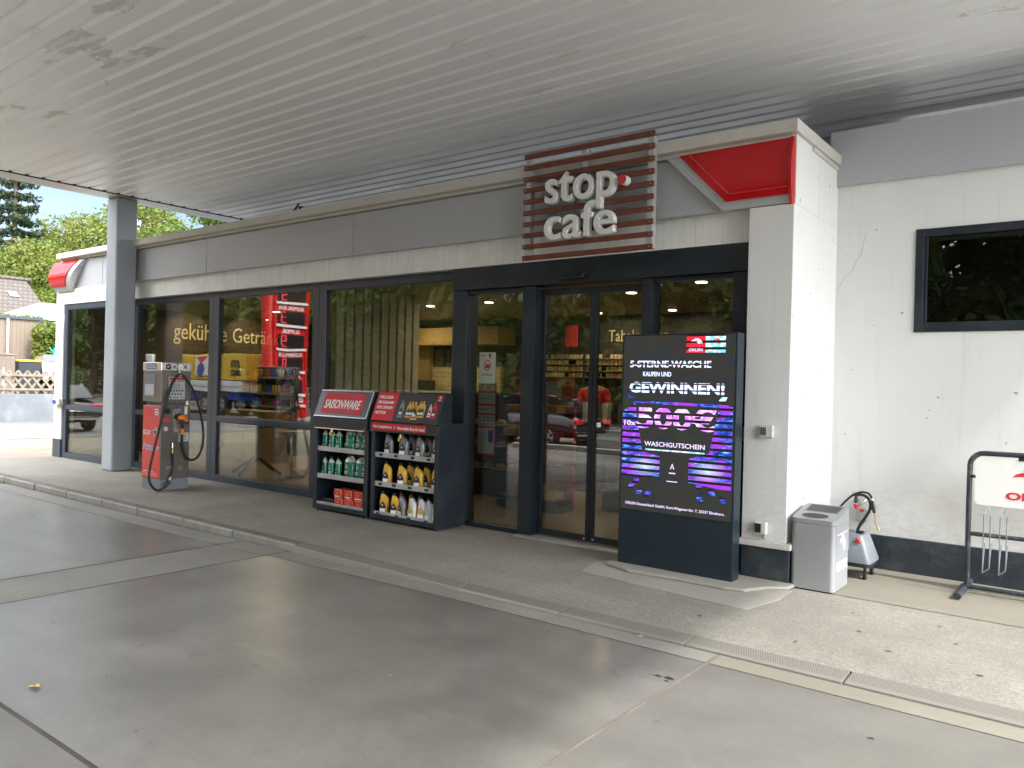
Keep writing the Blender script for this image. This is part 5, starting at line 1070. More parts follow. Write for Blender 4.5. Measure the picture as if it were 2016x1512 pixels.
# duplicate labels inside the middle zones are told apart below
pr_ = thing('price_board', 'small red price board with white sheet inside the side window', 'notice', (-6.3, 8.3, 1.6)); MB().box(-6.42, 8.37, 1.42, -5.50, 8.40, 1.68).build('panel', 'red_print', pr_); MB().box(-5.95, 8.362, 1.46, -5.66, 8.369, 1.64).build('sheet', 'pale_grey_print', pr_)
bk = thing('bakery_case', 'dark bakery case with bright steel shelves seen low in the side window', 'display case', (-7.2, 8.7, 0))
MB().box(-7.9, 8.6, .012, -6.55, 9.2, .36).box(-7.9, 9.1, .362, -6.55, 9.2, 1.45).build('case', 'shelf_black', bk)
for z in (.40, .72, 1.02): MB().box(-7.88, 8.62, z-.015, -6.57, 9.09, z).build('shelf_board', 'steel_bright', bk)
random.seed(5)
for zi, z in enumerate((.40, .72, 1.02)):
    for i in range(6):
        x = -7.75+i*.21; o = MB().loft([sring(0, 0, .07, .05, 0, 2.4, 10), sring(0, 0, .075, .055, .03, 2.4, 10), sring(0, 0, .04, .03, .06, 2.4, 10)]).build('bread_roll', 'leaf_litter') if (zi, i) == (0, 0) else dup(roll0, (0, 0, 0))
        if (zi, i) == (0, 0): roll0 = o
        o.location = (x, 8.72, z); tag(o, f'{ORD[i]} brown bread roll from the left on the {["lowest", "middle", "top"][zi]} bakery shelf', 'bread roll', 'rolls in the bakery case')
# high tables near the second window
tb = thing('bistro_table', 'small table with a black cross base behind the second window', 'table', (-11.15, 7.65, 0)); MB().cyl((-11.15, 7.65, .25), (-11.15, 7.65, .78), .03).build('post', 'black_plastic', tb)
MB().cyl((-11.15, 7.65, .785), (-11.15, 7.65, .81), .38, n=32).build('table_top', 'interior_dark', tb, smooth=True)
for a in (20, 110, 200, 290): MB().tube([(-11.15, 7.65, .30), (-11.15+.45*math.cos(R(a)), 7.65+.45*math.sin(R(a)), .03)], .028, 6).build('leg', 'black_plastic', tb)
st_ = thing('bar_stool', 'chrome stool with round foot beside the bistro table', 'stool', (-10.3, 7.7, 0)); MB().cyl((-10.3, 7.7, .012), (-10.3, 7.7, .03), .20, n=32).cyl((-10.3, 7.7, .03), (-10.3, 7.7, .70), .022).build('pedestal', 'chrome', st_, smooth=True); MB().loft([sring(-10.3, 7.7, .19, .19, .70, 3), sring(-10.3, 7.7, .2, .2, .76, 3)]).build('seat', 'interior_wood', st_)
wb = thing('wooden_cabinet', 'brown wooden cabinet standing behind the bistro table', 'cabinet', (-13, 9, 0)); MB().box(-13.9, 8.8, .012, -12.6, 9.3, .95).build('body', 'interior_wood', wb, bevel=.005); MB().box(-13.85, 8.79, .08, -13.27, 8.80, .9).build('door', 'interior_wood', wb); MB().box(-13.23, 8.79, .08, -12.65, 8.80, .9).build('door', 'interior_wood', wb)
# ---- cashier
def skin_obj(name, parent, verts, edges, radii, mat, sub=2, root=0):
    me = bpy.data.meshes.new(name); me.from_pydata(verts, edges, []); me.materials.append(MATS[mat])
    o = bpy.data.objects.new(name, me); COL.objects.link(o); o.parent = parent
    md = o.modifiers.new('skin', 'SKIN'); md.use_smooth_shade = True
    sl_ = me.skin_vertices[0].data
    for i, q in enumerate(radii): sl_[i].radius = q if isinstance(q, tuple) else (q, q); sl_[i].use_root = (i == root)
    s = o.modifiers.new('sub', 'SUBSURF'); s.levels = sub; s.render_levels = sub; return o
ps = thing('person', 'dark haired shop assistant in a red shirt standing behind the counter looking down', 'person', (0, 0, 0))
bv = [(0, 0, 1.00), (0, 0, 1.15), (0, 0, 1.32), (0, -.01, 1.46), (0, -.015, 1.54), (0, -.03, 1.60), (0, -.045, 1.68), (0, -.04, 1.76),
      (-.19, -.01, 1.44), (-.25, -.06, 1.20), (-.20, -.30, 1.10), (-.17, -.38, 1.09),
      (.19, -.01, 1.44), (.25, -.06, 1.20), (.20, -.30, 1.10), (.17, -.38, 1.09),
      (-.10, 0, .92), (-.11, .01, .50), (-.11, .02, .09), (-.12, -.12, .04), (.10, 0, .92), (.11, .01, .50), (.11, .02, .09), (.12, -.12, .04)]
be = [(0, 1), (1, 2), (2, 3), (3, 4), (4, 5), (5, 6), (6, 7), (3, 8), (8, 9), (9, 10), (10, 11), (3, 12), (12, 13), (13, 14), (14, 15), (0, 16), (16, 17), (17, 18), (18, 19), (0, 20), (20, 21), (21, 22), (22, 23)]
br_ = [.13, .12, .135, .12, .055, .06, .082, .07, .065, .045, .03, .025, .065, .045, .03, .025, .085, .06, .04, .035, .085, .06, .04, .035]
n0 = len(bv)
for sx_ in (-1, 1):   # five fingers per hand
    w_i = 11 if sx_ < 0 else 15; wx, wy, wz = bv[w_i]
    bv.append((wx, wy-.045, wz)); be.append((w_i, len(bv)-1)); br_.append((.030, .016)); pi = len(bv)-1
    for k, (dx, ln) in enumerate(((-.027, .062), (-.009, .072), (.009, .068), (.027, .055))):
        a = len(bv); bv += [(wx+dx, wy-.075, wz+.002), (wx+dx*1.1, wy-.075-ln*.5, wz-.004), (wx+dx*1.15, wy-.075-ln, wz-.02)]; be += [(pi, a), (a, a+1), (a+1, a+2)]; br_ += [.009, .008, .007]
    a = len(bv); bv += [(wx-sx_*.035, wy-.03, wz), (wx-sx_*.055, wy-.06, wz-.01)]; be += [(pi, a), (a, a+1)]; br_ += [.010, .008]
skin_obj('body', ps, bv, be, br_, 'skin')
skin_obj('shirt', ps, [(0, 0, .98), (0, 0, 1.15), (0, 0, 1.32), (0, -.005, 1.45), (-.19, -.01, 1.44), (-.24, -.05, 1.24), (.19, -.01, 1.44), (.24, -.05, 1.24)], [(0, 1), (1, 2), (2, 3), (3, 4), (4, 5), (3, 6), (6, 7)], [.15, .145, .16, .135, .085, .065, .085, .065], 'shirt_red')
skin_obj('trousers', ps, [(0, 0, 1.0), (-.10, 0, .90), (-.11, .01, .5), (-.11, .02, .12), (.10, 0, .90), (.11, .01, .5), (.11, .02, .12)], [(0, 1), (1, 2), (2, 3), (0, 4), (4, 5), (5, 6)], [.14, .105, .075, .055, .105, .075, .055], 'trousers')
skin_obj('hair', ps, [(0, .015, 1.66), (0, .0, 1.74), (0, -.045, 1.80)], [(0, 1), (1, 2)], [.085, .108, .09], 'hair')
MB().box(-.045, -.128, 1.695, -.02, -.12, 1.705).box(.02, -.128, 1.695, .045, -.12, 1.705).build('eyes', 'black_plastic', ps); MB().loft([[(-.014, -.12, 1.65), (.014, -.12, 1.65), (0, -.15, 1.655)], [(-.006, -.118, 1.69), (.006, -.118, 1.69), (0, -.124, 1.69)]]).build('nose', 'skin', ps)
MB().box(-.022, -.127, 1.618, .022, -.12, 1.625).build('mouth', 'sign_red', ps)
ps.location = (-6.92, 11.2, .05); ps.rotation_euler = (0, 0, R(25))
# ================================================================== TREES AND FOLIAGE
def leaf_mesh(name, mat, cents, rads, nleaf, size, seed, flat=.0, droop=0):
    rg = np.random.default_rng(seed); k = len(cents); C = np.array(cents); Rr = np.array(rads)
    wgt = Rr[:, 0]*Rr[:, 1]+Rr[:, 2]*Rr[:, 1]; idx = rg.choice(k, nleaf, p=wgt/wgt.sum())
    d = rg.normal(size=(nleaf, 3)); d /= np.linalg.norm(d, axis=1)[:, None]
    rr = rg.uniform(.45, 1.0, nleaf)**.6*(1+rg.normal(0, .07, nleaf))
    P = C[idx]+d*Rr[idx]*rr[:, None]
    nrm = d*.6+rg.normal(size=(nleaf, 3))*.6+np.array([0, 0, .35]); nrm /= np.linalg.norm(nrm, axis=1)[:, None]
    t = np.cross(nrm, rg.normal(size=(nleaf, 3))); t /= np.linalg.norm(t, axis=1)[:, None]; bt_ = np.cross(nrm, t)
    s = size*rg.uniform(.6, 1.3, nleaf)[:, None]
    V = np.stack([P-t*s, P+bt_*s*.5-t*s*.1, P+t*s, P-bt_*s*.5-t*s*.1], 1).reshape(-1, 3)
    me = bpy.data.meshes.new(name); me.vertices.add(len(V)); me.vertices.foreach_set('co', V.ravel())
    me.loops.add(nleaf*4); me.loops.foreach_set('vertex_index', np.arange(nleaf*4)); me.polygons.add(nleaf)
    me.polygons.foreach_set('loop_start', np.arange(nleaf)*4); me.polygons.foreach_set('loop_total', np.full(nleaf, 4)); me.update(calc_edges=True)
    me.materials.append(MATS[mat]); return me
def tree(name, label, mat, H, RW, seed, nleaf=11000, leaf=.17, ncl=46, trunk_h=.28):
    rg = random.Random(seed); t = thing(name, label, 'tree', (0, 0, 0)); ce_ = []; ra = []
    for i in range(ncl):
        zt = rg.uniform(trunk_h, 1); prof = math.sin(math.pi*min(1, max(0.02, (zt-trunk_h*.7)/(1.02-trunk_h*.7))))**.55
        a = rg.uniform(0, 2*math.pi); q = RW*prof*math.sqrt(rg.uniform(.15, 1))
        rad = RW*rg.uniform(.20, .36); ce_.append((q*math.cos(a), q*math.sin(a), H*zt-rad*.5)); ra.append((rad, rad, rad*rg.uniform(.6, .85)))
    me = leaf_mesh('crown', mat, ce_, ra, nleaf, leaf, seed); o = bpy.data.objects.new('crown', me); COL.objects.link(o); o.parent = t
    b = MB(); b.tube([(0, 0, 0), (.1, .05, H*.25), (-.1, .1, H*.5), (0, 0, H*.85)], [H*.022, H*.018, H*.012, H*.004], 9)
    b.build('trunk', 'bark', t, smooth=True)
    b2 = MB()
    for i in range(9):
        c = ce_[i*3 % ncl]; z0 = H*rg.uniform(.2, .5); b2.tube([(0, .05, z0), (c[0]*.5, c[1]*.5, (z0+c[2])*.5+.3), (c[0], c[1], c[2])], [H*.009, H*.006, H*.002], 6)
    b2.build('limbs', 'bark', t, smooth=True)
    return t
def conifer(name, label, H, RW, seed):
    t = thing(name, label, 'tree', (0, 0, 0)); rg = random.Random(seed)
    MB().tube([(0, 0, 0), (0, 0, H*.5), (0, 0, H)], [H*.016, H*.010, .03], 9).build('trunk', 'bark', t, smooth=True)
    ce_ = []; ra = []; b = MB()
    z = H*.12; 
    while z < H*.98:
        q = RW*(1-z/H)**.8*rg.uniform(.8, 1.1); n = 6
        for k in range(n):
            a = 2*math.pi*(k+rg.random()*.7)/n; L_ = q*rg.uniform(.7, 1.1)
            for j in range(5):
                s = (j+1)/5; x = L_*s; zz = z-.22*L_*math.sin(s*2.0)+.12*L_*s*s*s
                ce_.append((x*math.cos(a), x*math.sin(a), zz-.15)); ra.append((L_*.15+.06, L_*.15+.06, .22))
            b.tube([(0, 0, z), (L_*.5*math.cos(a), L_*.5*math.sin(a), z-.16*L_), (L_*math.cos(a), L_*math.sin(a), z-.1*L_)], [.06, .04, .015], 5)
        z += H*.042
    b.tube([(0, 0, .2), (0, 0, H*.97)], .05, 5); b.build('branches', 'bark', t)
    me = leaf_mesh('crown', 'needle', ce_, ra, 26000, .13, seed); o = bpy.data.objects.new('crown', me); COL.objects.link(o); o.parent = t
    return t
T1 = tree('broadleaf_tree', 'bright yellow green bushy tree left of the column nearest the tiled house', 'leaf_bright', 9.5, 4.2, 1, 17000, .12, 60)
T2 = tree('broadleaf_tree', 'a', 'leaf_bright', 13, 5.0, 2, 26000, .13, 60)
T3 = tree('broadleaf_tree', 'a', 'leaf_mid', 12, 4.6, 3, 24000, .13, 56)
T4 = tree('broadleaf_tree', 'a', 'leaf_street', 14, 5.2, 4, 16000, .24, 60, .10)
CT = conifer('spruce_tree', 'tall dark spruce with drooping branches at the left edge against the sky', 19, 4.6, 9)
CT.location = (-58, 20.9, 0)
T1.location = (-53, 20.2, 0)
G1 = 'bright trees beyond the house'
dup(T1, (-50, 22.4, -.5), 'lower yellow green bush of the tree belt just left of the red corner sign', 1.1, G1, 1.0)
dup(T1, (-49, 19.2, -1.2), 'low dark based bush directly behind the ridge of the tiled house', 2.0, G1, .8)
T1['group'] = G1
T2.location = (-60, 26.0, 0); tag(T2, 'tall yellow green tree between the spruce and the grey column', 'tree', G1)
dup(T2, (-58, 28.8, .4), 'tall yellow green tree seen just left of the grey column top', 2.2, G1, 1.12)
dup(T2, (-62, 34.0, -.5), 'yellow green tree hidden partly by the grey column', 4.0, G1, 1.12)
dup(T2, (-66, 29.0, -.5), 'yellow green tree behind the gap between spruce and column', 5.0, G1, 1.0)
dup(T2, (-64, 22.5, -3.4), 'yellow green tree below the spruce branches', 3.0, G1, .95)
dup(T2, (-50, 34.2, -4.2), 'yellow tree just right of the column above the roof edge', .7, G1, .95)
T3.location = (-50, 31.2, 0); T3.scale = (1.15,)*3; tag(T3, 'dark leaved tree above the roof edge right of the column', 'tree', G1)
dup(T3, (-46, 33.2, -1), 'mid green tree at the right end of the gap below the canopy', 1.8, G1, 1.2)
dup(T3, (-66, 17.8, 0), 'green tree behind the spruce at the left picture edge', 2.7, G1, .9)
dup(T3, (-60, 13.8, 0), 'green tree cut off by the left picture edge', 2.7, G1, .8)
dup(T3, (-46, 47.5, 0), 'mid green tree mostly behind the shop roof', 2.7, G1, 1.0)
# dark wood across the street (seen mirrored in the shop windows)
G2 = 'roadside trees across the street'
T4.location = (-16, -19, 0); tag(T4, 'dark tree across the street mirrored in the middle of the third window', 'tree', G2)
random.seed(21)
nm_ = [(-62, -24), (-55, -18), (-49, -22), (-43, -18.5), (-37, -21.5), (-32, -17.5), (-26.5, -21), (-21, -18), (-11, -20), (-6.5, -17.5), (-1, -21), (4.5, -18.5), (10, -21), (16, -19), (-58, -13), (-70, -10), (-66, -2), (22, -16)]
nm_s = ['far left end', 'beyond the yellow truck', 'behind the container', 'next to the truck cab', 'left of the price pylon', 'behind the price pylon', 'right of the price pylon', 'near the third window mullion', 'behind the black car', 'right of the black car', 'mirrored in the left door leaf', 'mirrored in the right door leaf', 'mirrored above the totem', 'mirrored in the small wing window', 'left of the side road', 'far beyond the side road', 'at the end of the side road', 'right end of the street']
for i, (x, y) in enumerate(nm_):
    src = (T4, T4, T3, T4)[i % 4]; q = random.uniform(.9, 1.25); dup(src, (x, y, -.3), f'dark roadside tree across the street, {nm_s[i]}', random.uniform(0, 6), G2, (q, q, q*1.05))
# wooded slope rising behind the roadside trees
b = MB(); n_ = 40
for i in range(n_):
    x0_ = -130+i*4.5; x1_ = x0_+4.5; hh = lambda x: 11+2.5*math.sin(x*.11)+1.5*math.sin(x*.31+1)
    for (ya, fa), (yb, fb_) in zip(((-24, 0), (-27, .35), (-32, .75), (-40, 1)), ((-27, .35), (-32, .75), (-40, 1), (-60, 1.1))):
        b.quad((x0_, ya, fa*hh(x0_)), (x1_, ya, fa*hh(x1_)), (x1_, yb, fb_*hh(x1_)), (x0_, yb, fb_*hh(x0_)))
tag(b.build('wooded_hillside', 'hill_green', smooth='all'), kind='structure')
# hedge along the street as undergrowth
me = leaf_mesh('roadside_hedge', 'leaf_mid', [(-80+i*1.6, -15.5+.4*math.sin(i*1.7), .8) for i in range(66)], [(1.3, .9, 1.1+.3*math.sin(i*2.3)) for i in range(66)], 16000, .14, 77); hg = bpy.data.objects.new('roadside_hedge', me); COL.objects.link(hg); tag(hg, 'long low green hedge along the far side of the street', 'hedge')
# ================================================================== LEFT BACKGROUND
rw = thing('retaining_wall', 'low grey concrete wall below the wooden lattice fence', 'wall', (-29, 12, 0))
for i in range(9):
    y = 2.0+i*2.6; MB().box(-29.25, y, -.15, -29, y+2.585, .83).build('wall_slab', 'concrete_wall', rw, bevel=.01)
b = MB(); b.quad((-90, 1.5, .74), (-29.2, 1.5, .74), (-29.2, 60, .74), (-90, 60, .74)); tag(b.build('raised_ground', 'soil'), kind='structure')
lf = thing('lattice_fence', 'weathered wooden lattice fence of crossed slats on the concrete wall', 'fence', (-29.1, 12, .83))
b = MB(); y = 7.0
while y < 16:
    for s in (-1, 1):
        M_ = Matrix.Translation((-29.1+.02*s, y, 1.22)) @ Matrix.Rotation(R(38*s), 4, 'X'); b.box(-.015, -.035, -.48, .015, .035, .48, M_)
    y += .285
b.build('lattice_slats', 'timber_old', lf)
for z in (.95, 1.42): MB().box(-29.07, 7, z, -29.03, 16, z+.07).build('rail', 'timber_old', lf)
for y in (7.5, 10.25, 13.0, 15.6): MB().box(-29.17, y, .83, -29.13, y+.05, 1.70).build('post', 'steel_galv', lf)
shd = thing('timber_shed', 'flat roofed shed clad with vertical pale boards behind the bins', 'shed', (-34, 10, .74))
MB().box(-36, 5, .74, -33, 12.85, 3.55).build('wall', 'cladding', shd); MB().box(-36.1, 4.9, 3.552, -32.92, 12.95, 3.64).build('roof', 'anthracite_frame', shd); MB().cyl((-32.93, 11.72, .74), (-32.93, 11.72, 3.55), .055).build('downpipe', 'steel_galv', shd, smooth=True)
me = leaf_mesh('roof_grass', 'grass', [(-34.5, 5.2+i*.55, 3.66) for i in range(15)], [(1.4, .4, .14)]*15, 3500, .07, 12); o = bpy.data.objects.new('roof_grass', me); COL.objects.link(o); tag(o, 'long grass growing on the flat shed roof', 'grass', kind='stuff')
lw = thing('board_screen', 'low pale board screen in front of the shed at the left edge', 'screen', (-31.2, 8, .74)); MB().box(-31.25, 4, .74, -31.15, 11.35, 2.15).build('boards', 'cladding', lw); MB().box(-31.28, 4, 2.152, -31.12, 11.38, 2.20).build('capping', 'timber_old', lw)
bl = thing('slatted_barrel', 'dark slatted barrel standing on the board screen', 'barrel', (-31.4, 10.65, 2.2)); b = MB()
for k in range(14): a = 2*math.pi*k/14; b.box(-.02, -.028, 0, .02, .028, .40, Matrix.Translation((-31.6+.18*math.cos(a), 10.75+.18*math.sin(a), 2.2)) @ Matrix.Rotation(a, 4, 'Z'))
b.build('staves', 'interior_dark', bl); MB().cyl((-31.6, 10.75, 2.2), (-31.6, 10.75, 2.58), .16, n=20).build('core', 'black_plastic', bl)
wn_ = thing('waste_container', 'dark wheeled waste container with yellow lid behind the lattice fence', 'waste container', (-31.3, 11.75, .74))
MB().loft([[(-31.7, 11.5, .95), (-31.1, 11.5, .95), (-31.1, 12.1, .95), (-31.7, 12.1, .95)], [(-31.85, 11.40, 1.93), (-31.0, 11.40, 1.93), (-31.0, 12.18, 1.93), (-31.85, 12.18, 1.93)]]).build('body', 'bin_black', wn_, bevel=.02); MB().box(-31.9, 11.38, 1.932, -30.96, 12.20, 2.0).build('lid', 'bin_yellow', wn_, bevel=.02)
for y in (11.5, 12.1): MB().cyl((-31.05, y-.03, .82), (-31.05, y+.03, .82), .08).build('wheel', 'tyre', wn_)
MB().box(-31.6, 11.5, .81, -31.1, 12.1, .95).build('undercarriage', 'bin_black', wn_)
tl_ = thing('box_trailer', 'grey open trailer with boards stacked in it behind the lattice fence', 'trailer', (-31.5, 13.5, .74))
MB().loft([[(-32, 12.25, 1.3), (-31.0, 12.25, 1.3), (-31.0, 15, 1.3), (-32, 15, 1.3)], [(-32, 12.15, 1.95), (-31.0, 12.15, 1.95), (-31.0, 15, 1.95), (-32, 15, 1.95)]]).build('tub', 'trailer_grey', tl_, bevel=.02); MB().box(-31.9, 12.3, 1.952, -31.1, 15, 2.17).build('board_stack', 'timber_old', tl_); MB().box(-31.02, 12.2, 1.96, -30.99, 15, 2.22).build('side_board', 'grey_roof', tl_)
for y in (13.3, 14.3): w = MB().cyl((-31.02, y, 1.05), (-30.85, y, 1.05), .30, n=24).build('wheel', 'tyre', tl_, smooth=True)
wc = thing('watering_can', 'bright green plastic watering can on top of the trailer', 'watering can', (-31.2, 12.75, 2.24)); MB().loft([sring(-31.3, 12.78, .10, .12, 2.225, 2.2), sring(-31.3, 12.78, .09, .10, 2.46, 2.2)]).build('body', 'green_plastic', wc, smooth=True); MB().tube([(-31.3, 12.70, 2.28), (-31.3, 12.60, 2.40), (-31.3, 12.52, 2.50)], [.03, .02, .02], 8).build('spout', 'green_plastic', wc); MB().tube([(-31.3, 12.70, 2.45), (-31.3, 12.78, 2.52), (-31.3, 12.9, 2.42), (-31.3, 12.88, 2.3)], .014, 8, 1).build('handle', 'green_plastic', wc)
me = leaf_mesh('garden_hedge', 'leaf_bright', [(-32.3+.3*random.random(), 12.75+.45*(i % 6), 1.2+.38*(i//6)) for i in range(36)], [(.55, .5, .42)]*36, 17000, .085, 31); o = bpy.data.objects.new('foliage', me); COL.objects.link(o); hd = thing('garden_hedge', 'rounded bright green hedge between the shed and the shop corner', 'hedge', (0, 0, 0)); o.parent = hd
MB().tube([(-32.6, 13.6, .7), (-32.6, 13.6, 2.8)], .06, 6).build('stem', 'bark', hd)
hs = thing('tiled_house', 'house with weathered brown tiled roof rising behind the shed', 'house', (-48, 10, .74))
HY0, HY1 = 2.0, 18.0
MB().prism([(-52, .74), (-44.4, .74), (-44.4, 4.1), (-48.2, 6.5), (-52, 4.1)], HY0+.2, HY1-.3, 'y').build('wall', 'roof_house_wall', hs)
b = MB()
for sgn in (1, -1):
    xe, xr = (-44.0, -48.2) if sgn > 0 else (-52.4, -48.2)
    b.add([(xe, HY0, 3.95), (xe, HY1, 3.95), (xr, HY1, 6.62), (xr, HY0, 6.62), (xe, HY0, 3.85), (xe, HY1, 3.85), (xr, HY1, 6.52), (xr, HY0, 6.52)], [(0, 1, 2, 3), (7, 6, 5, 4), (0, 4, 5, 1), (1, 5, 6, 2), (3, 2, 6, 7), (0, 3, 7, 4)])
rf = b.build('roof', 'roof_tiles', hs)
b = MB(); y = HY0
while y < HY1: b.cyl((-48.2, y, 6.63), (-48.2, y+.36, 6.66), .11, .13, 8); y += .36
b.build('ridge_tiles', 'roof_tiles', rf)
for y in (14.9, 16.6):
    s0 = (6.62-3.95)/4.2; x = -46.4; z = 6.62-(x+48.2)*s0; MB().add([(x, y, z+.05), (x, y+.45, z+.05), (x-.5, y+.45, z+.5*s0+.05), (x-.5, y, z+.5*s0+.05)], [(0, 1, 2, 3)]).build('roof_window', 'grey_roof', rf)
cpt = thing('grey_carport', 'light grey hipped metal roof between the tiled house and the shop', 'carport', (-37.5, 15, .74))
cv = [(-35.2, 12.9, 3.72), (-35.2, 20, 3.72), (-40, 20, 3.72), (-40, 12.9, 3.72), (-37.6, 14.6, 4.62), (-37.6, 18.5, 4.62)]
MB().add(cv, [(0, 1, 5, 4), (1, 2, 5), (2, 3, 4, 5), (3, 0, 4), (3, 2, 1, 0)]).build('roof', 'grey_roof', cpt)
MB().tube([(-35.2, 14.6, 3.745), (-37.6, 15.6, 4.64)], .015, 5).build('seam', 'device_grey', cpt)
for x, y in ((-35.4, 13.2), (-35.4, 19.7), (-39.8, 13.2), (-39.8, 19.7)): MB().box(x-.06, y-.06, .74, x+.06, y+.06, 3.72).build('post', 'timber_old', cpt)
# far dark roof seen right of the column
fr_ = thing('far_house', 'distant house with blue grey roof just visible right of the column', 'house', (-95, 62, 0)); MB().box(-98, 46.5, 0, -90, 50, 17).build('wall', 'roof_house_wall', fr_); MB().prism([(-99, 17), (-89, 17), (-94, 20.6)], 46, 50.5, 'y').build('roof', 'device_grey', fr_)
# ================================================================== PRICE PYLON (mirrored in the second window)
py_ = thing('price_pylon', 'tall red fuel price pylon by the street mirrored in the second window', 'price sign', (-27.6, -6.6, 0))
# body: face towards +x, width in y from -7.35 to -5.80
MB().box(-27.75, -7.38, -.13, -27.06, -5.72, 7.2).build('body', 'pylon_red', py_, bevel=.02)
MB().cyl((-27.42, -5.72, -.13), (-27.42, -5.72, 7.2), .30, n=32).build('rounded_side', 'pylon_red', py_, smooth=True)
MB().box(-27.06, -7.42, -.13, -26.98, -7.34, 7.2).box(-27.06, -5.80, -.13, -26.98, -5.72, 7.2).build('edge_rail', 'pylon_red', py_)
YA, YB = -7.33, -5.81
bars = [5.62, 4.66, 3.70, 2.74, 1.81, .88, .46]
for z in bars: MB().box(-27.06, YA, z-.05, -26.96, YB, z+.05).build('white_bar', 'white_print', py_)
# the face is read from +x: right-hand direction is +y
for z0, z1, s, dg, wf_ in ((4.72, 5.55, 'DIESEL', '9', .7), (3.76, 4.60, 'SUPER E10', '3', .9), (2.80, 3.64, 'SUPER', '9', .62), (1.87, 2.68, 'SUPERPLUS', '8', .95), (.94, 1.75, 'AUTOGAS', '', .9)):
    wd = MB().box(-27.06, YA+.08, z0+.02, -27.03, YB-.10, z0+(z1-z0)*.66).build('price_window', 'pylon_black', py_)
    W_ = (YB-YA-.2)*wf_; ym = (YA+YB)/2
    text('fuel_name', s, 'white_print', py_, (-27.055, ym-W_/2, z0+(z1-z0)*.72), Y_, Z_, W_, .175, ext=.01, bold=.03)
    if dg:
        yd = YB-.52; zb = z0+.06; h = (z1-z0)*.55; w_ = .22
        segs = {'9': 'abcdfg', '3': 'abcdg', '8': 'abcdefg'}[dg]; b = MB(); q = .03
        P_ = {'a': (0, h-q, w_, h), 'd': (0, 0, w_, q), 'g': (0, h/2-q/2, w_, h/2+q/2), 'f': (0, h/2, q, h), 'b': (w_-q, h/2, w_, h), 'e': (0, 0, q, h/2), 'c': (w_-q, 0, w_, h/2)}
        for s_ in segs: a = P_[s_]; b.box(-27.03, yd+a[0], zb+a[1], -27.015, yd+a[2], zb+a[3])
        b.build('led_digit', 'led_red', wd)
for i in range(6): ic = MB().box(-27.06, -7.25+i*.235, .60, -27.045, -7.06+i*.235, .80).build('service_icon', 'white_print', py_); MB().box(-27.045, -7.19+i*.235, .66, -27.04, -7.12+i*.235, .74).build('icon_symbol', 'black_print', ic)
tag(MB().box(-29.0, -8.2, -.13, -26.3, -5.0, -.05).build('pylon_island', 'kerb_far', bevel=.02), kind='structure')
# ================================================================== VEHICLES (mirrored in the windows)
def wheel(t, x, y, z, r_, w_, ax='y', n=28):
    a, b_ = ((x, y-w_/2, z), (x, y+w_/2, z)); o = MB().cyl(a, b_, r_, n=n).build('wheel', 'tyre', t, smooth=True, bevel=.02)
    MB().cyl((x, y-w_/2-.006, z), (x, y+w_/2+.006, z), r_*.62, n=n).build('rim', 'steel_bright', o, smooth=True)
    b = MB()
    for k in range(5):
        a_ = 2*math.pi*k/5+.3; c = (x+r_*.4*math.cos(a_), z+r_*.4*math.sin(a_)); b.prism([(c[0]-.05, c[1]-.05), (c[0]+.05, c[1]-.05), (c[0]+.05, c[1]+.05), (c[0]-.05, c[1]+.05)], y-w_/2-.010, y+w_/2+.010, 'y')
    b.build('rim_openings', 'black_plastic', o); return o
tk = thing('container_truck', 'flatbed truck carrying a yellow container mirrored in the first two windows', 'truck', (-33, -7.1, -.13))
MB().box(-37.2, -8.3, 1.42, -29.6, -6.2, 2.55).build('container', 'container_yellow', tk, bevel=.03)
b = MB(); x = -37.0
while x < -32.2: b.box(x, -6.2, 1.5, x+.12, -6.17, 2.5); x += .24
b.build('container_ribs', 'container_yellow', tk)
text('container_mark', 'm', 'black_print', tk, (-30.05, -6.19, 1.95), (-1, 0, 0), Z_, .55, .32, ext=.012, bold=.05); text('container_mark', 'sc', 'black_print', tk, (-30.05, -6.19, 1.60), (-1, 0, 0), Z_, .55, .26, ext=.012, bold=.05)
MB().box(-37.4, -8.35, .92, -29.9, -6.12, 1.38).build('drop_side', 'truck_white', tk, bevel=.02); MB().box(-37.4, -6.119, 1.13, -29.9, -6.10, 1.15).build('rub_strip', 'device_grey', tk)
MB().box(-37.4, -8.2, .55, -30.2, -6.3, .915).build('chassis', 'blue_print', tk); MB().loft([[(-40, -8.3, .5), (-37.6, -8.3, .5), (-37.6, -6.2, .5), (-40, -6.2, .5)], [(-40, -8.3, 1.5), (-37.6, -8.3, 1.5), (-37.6, -6.2, 1.5), (-40, -6.2, 1.5)], [(-39.3, -8.2, 2.6), (-37.6, -8.2, 2.6), (-37.6, -6.3, 2.6), (-39.3, -6.3, 2.6)]]).build('cab', 'truck_white', tk, bevel=.06); MB().box(-39.2, -6.24, 1.6, -37.9, -6.2, 2.3).build('cab_window', 'car_glass', tk)
for x in (-31.5, -32.6, -38.7):
    for y in (-6.35, -8.05): wheel(tk, x, y, .35, .48, .28)
MB().box(-33.4, -6.16, 1.6, -32.4, -6.10, 2.5).build('poster_panel', 'white_print', tk); MB().cyl((-32.9, -6.095, 1.85), (-32.9, -6.085, 1.85), .3, n=24).build('poster_disc', 'blue_print', tk); MB().prism([(-33.35, 2.45), (-32.45, 2.45), (-32.9, 2.1)], -6.099, -6.09, 'y').build('poster_flash', 'red_print', tk)
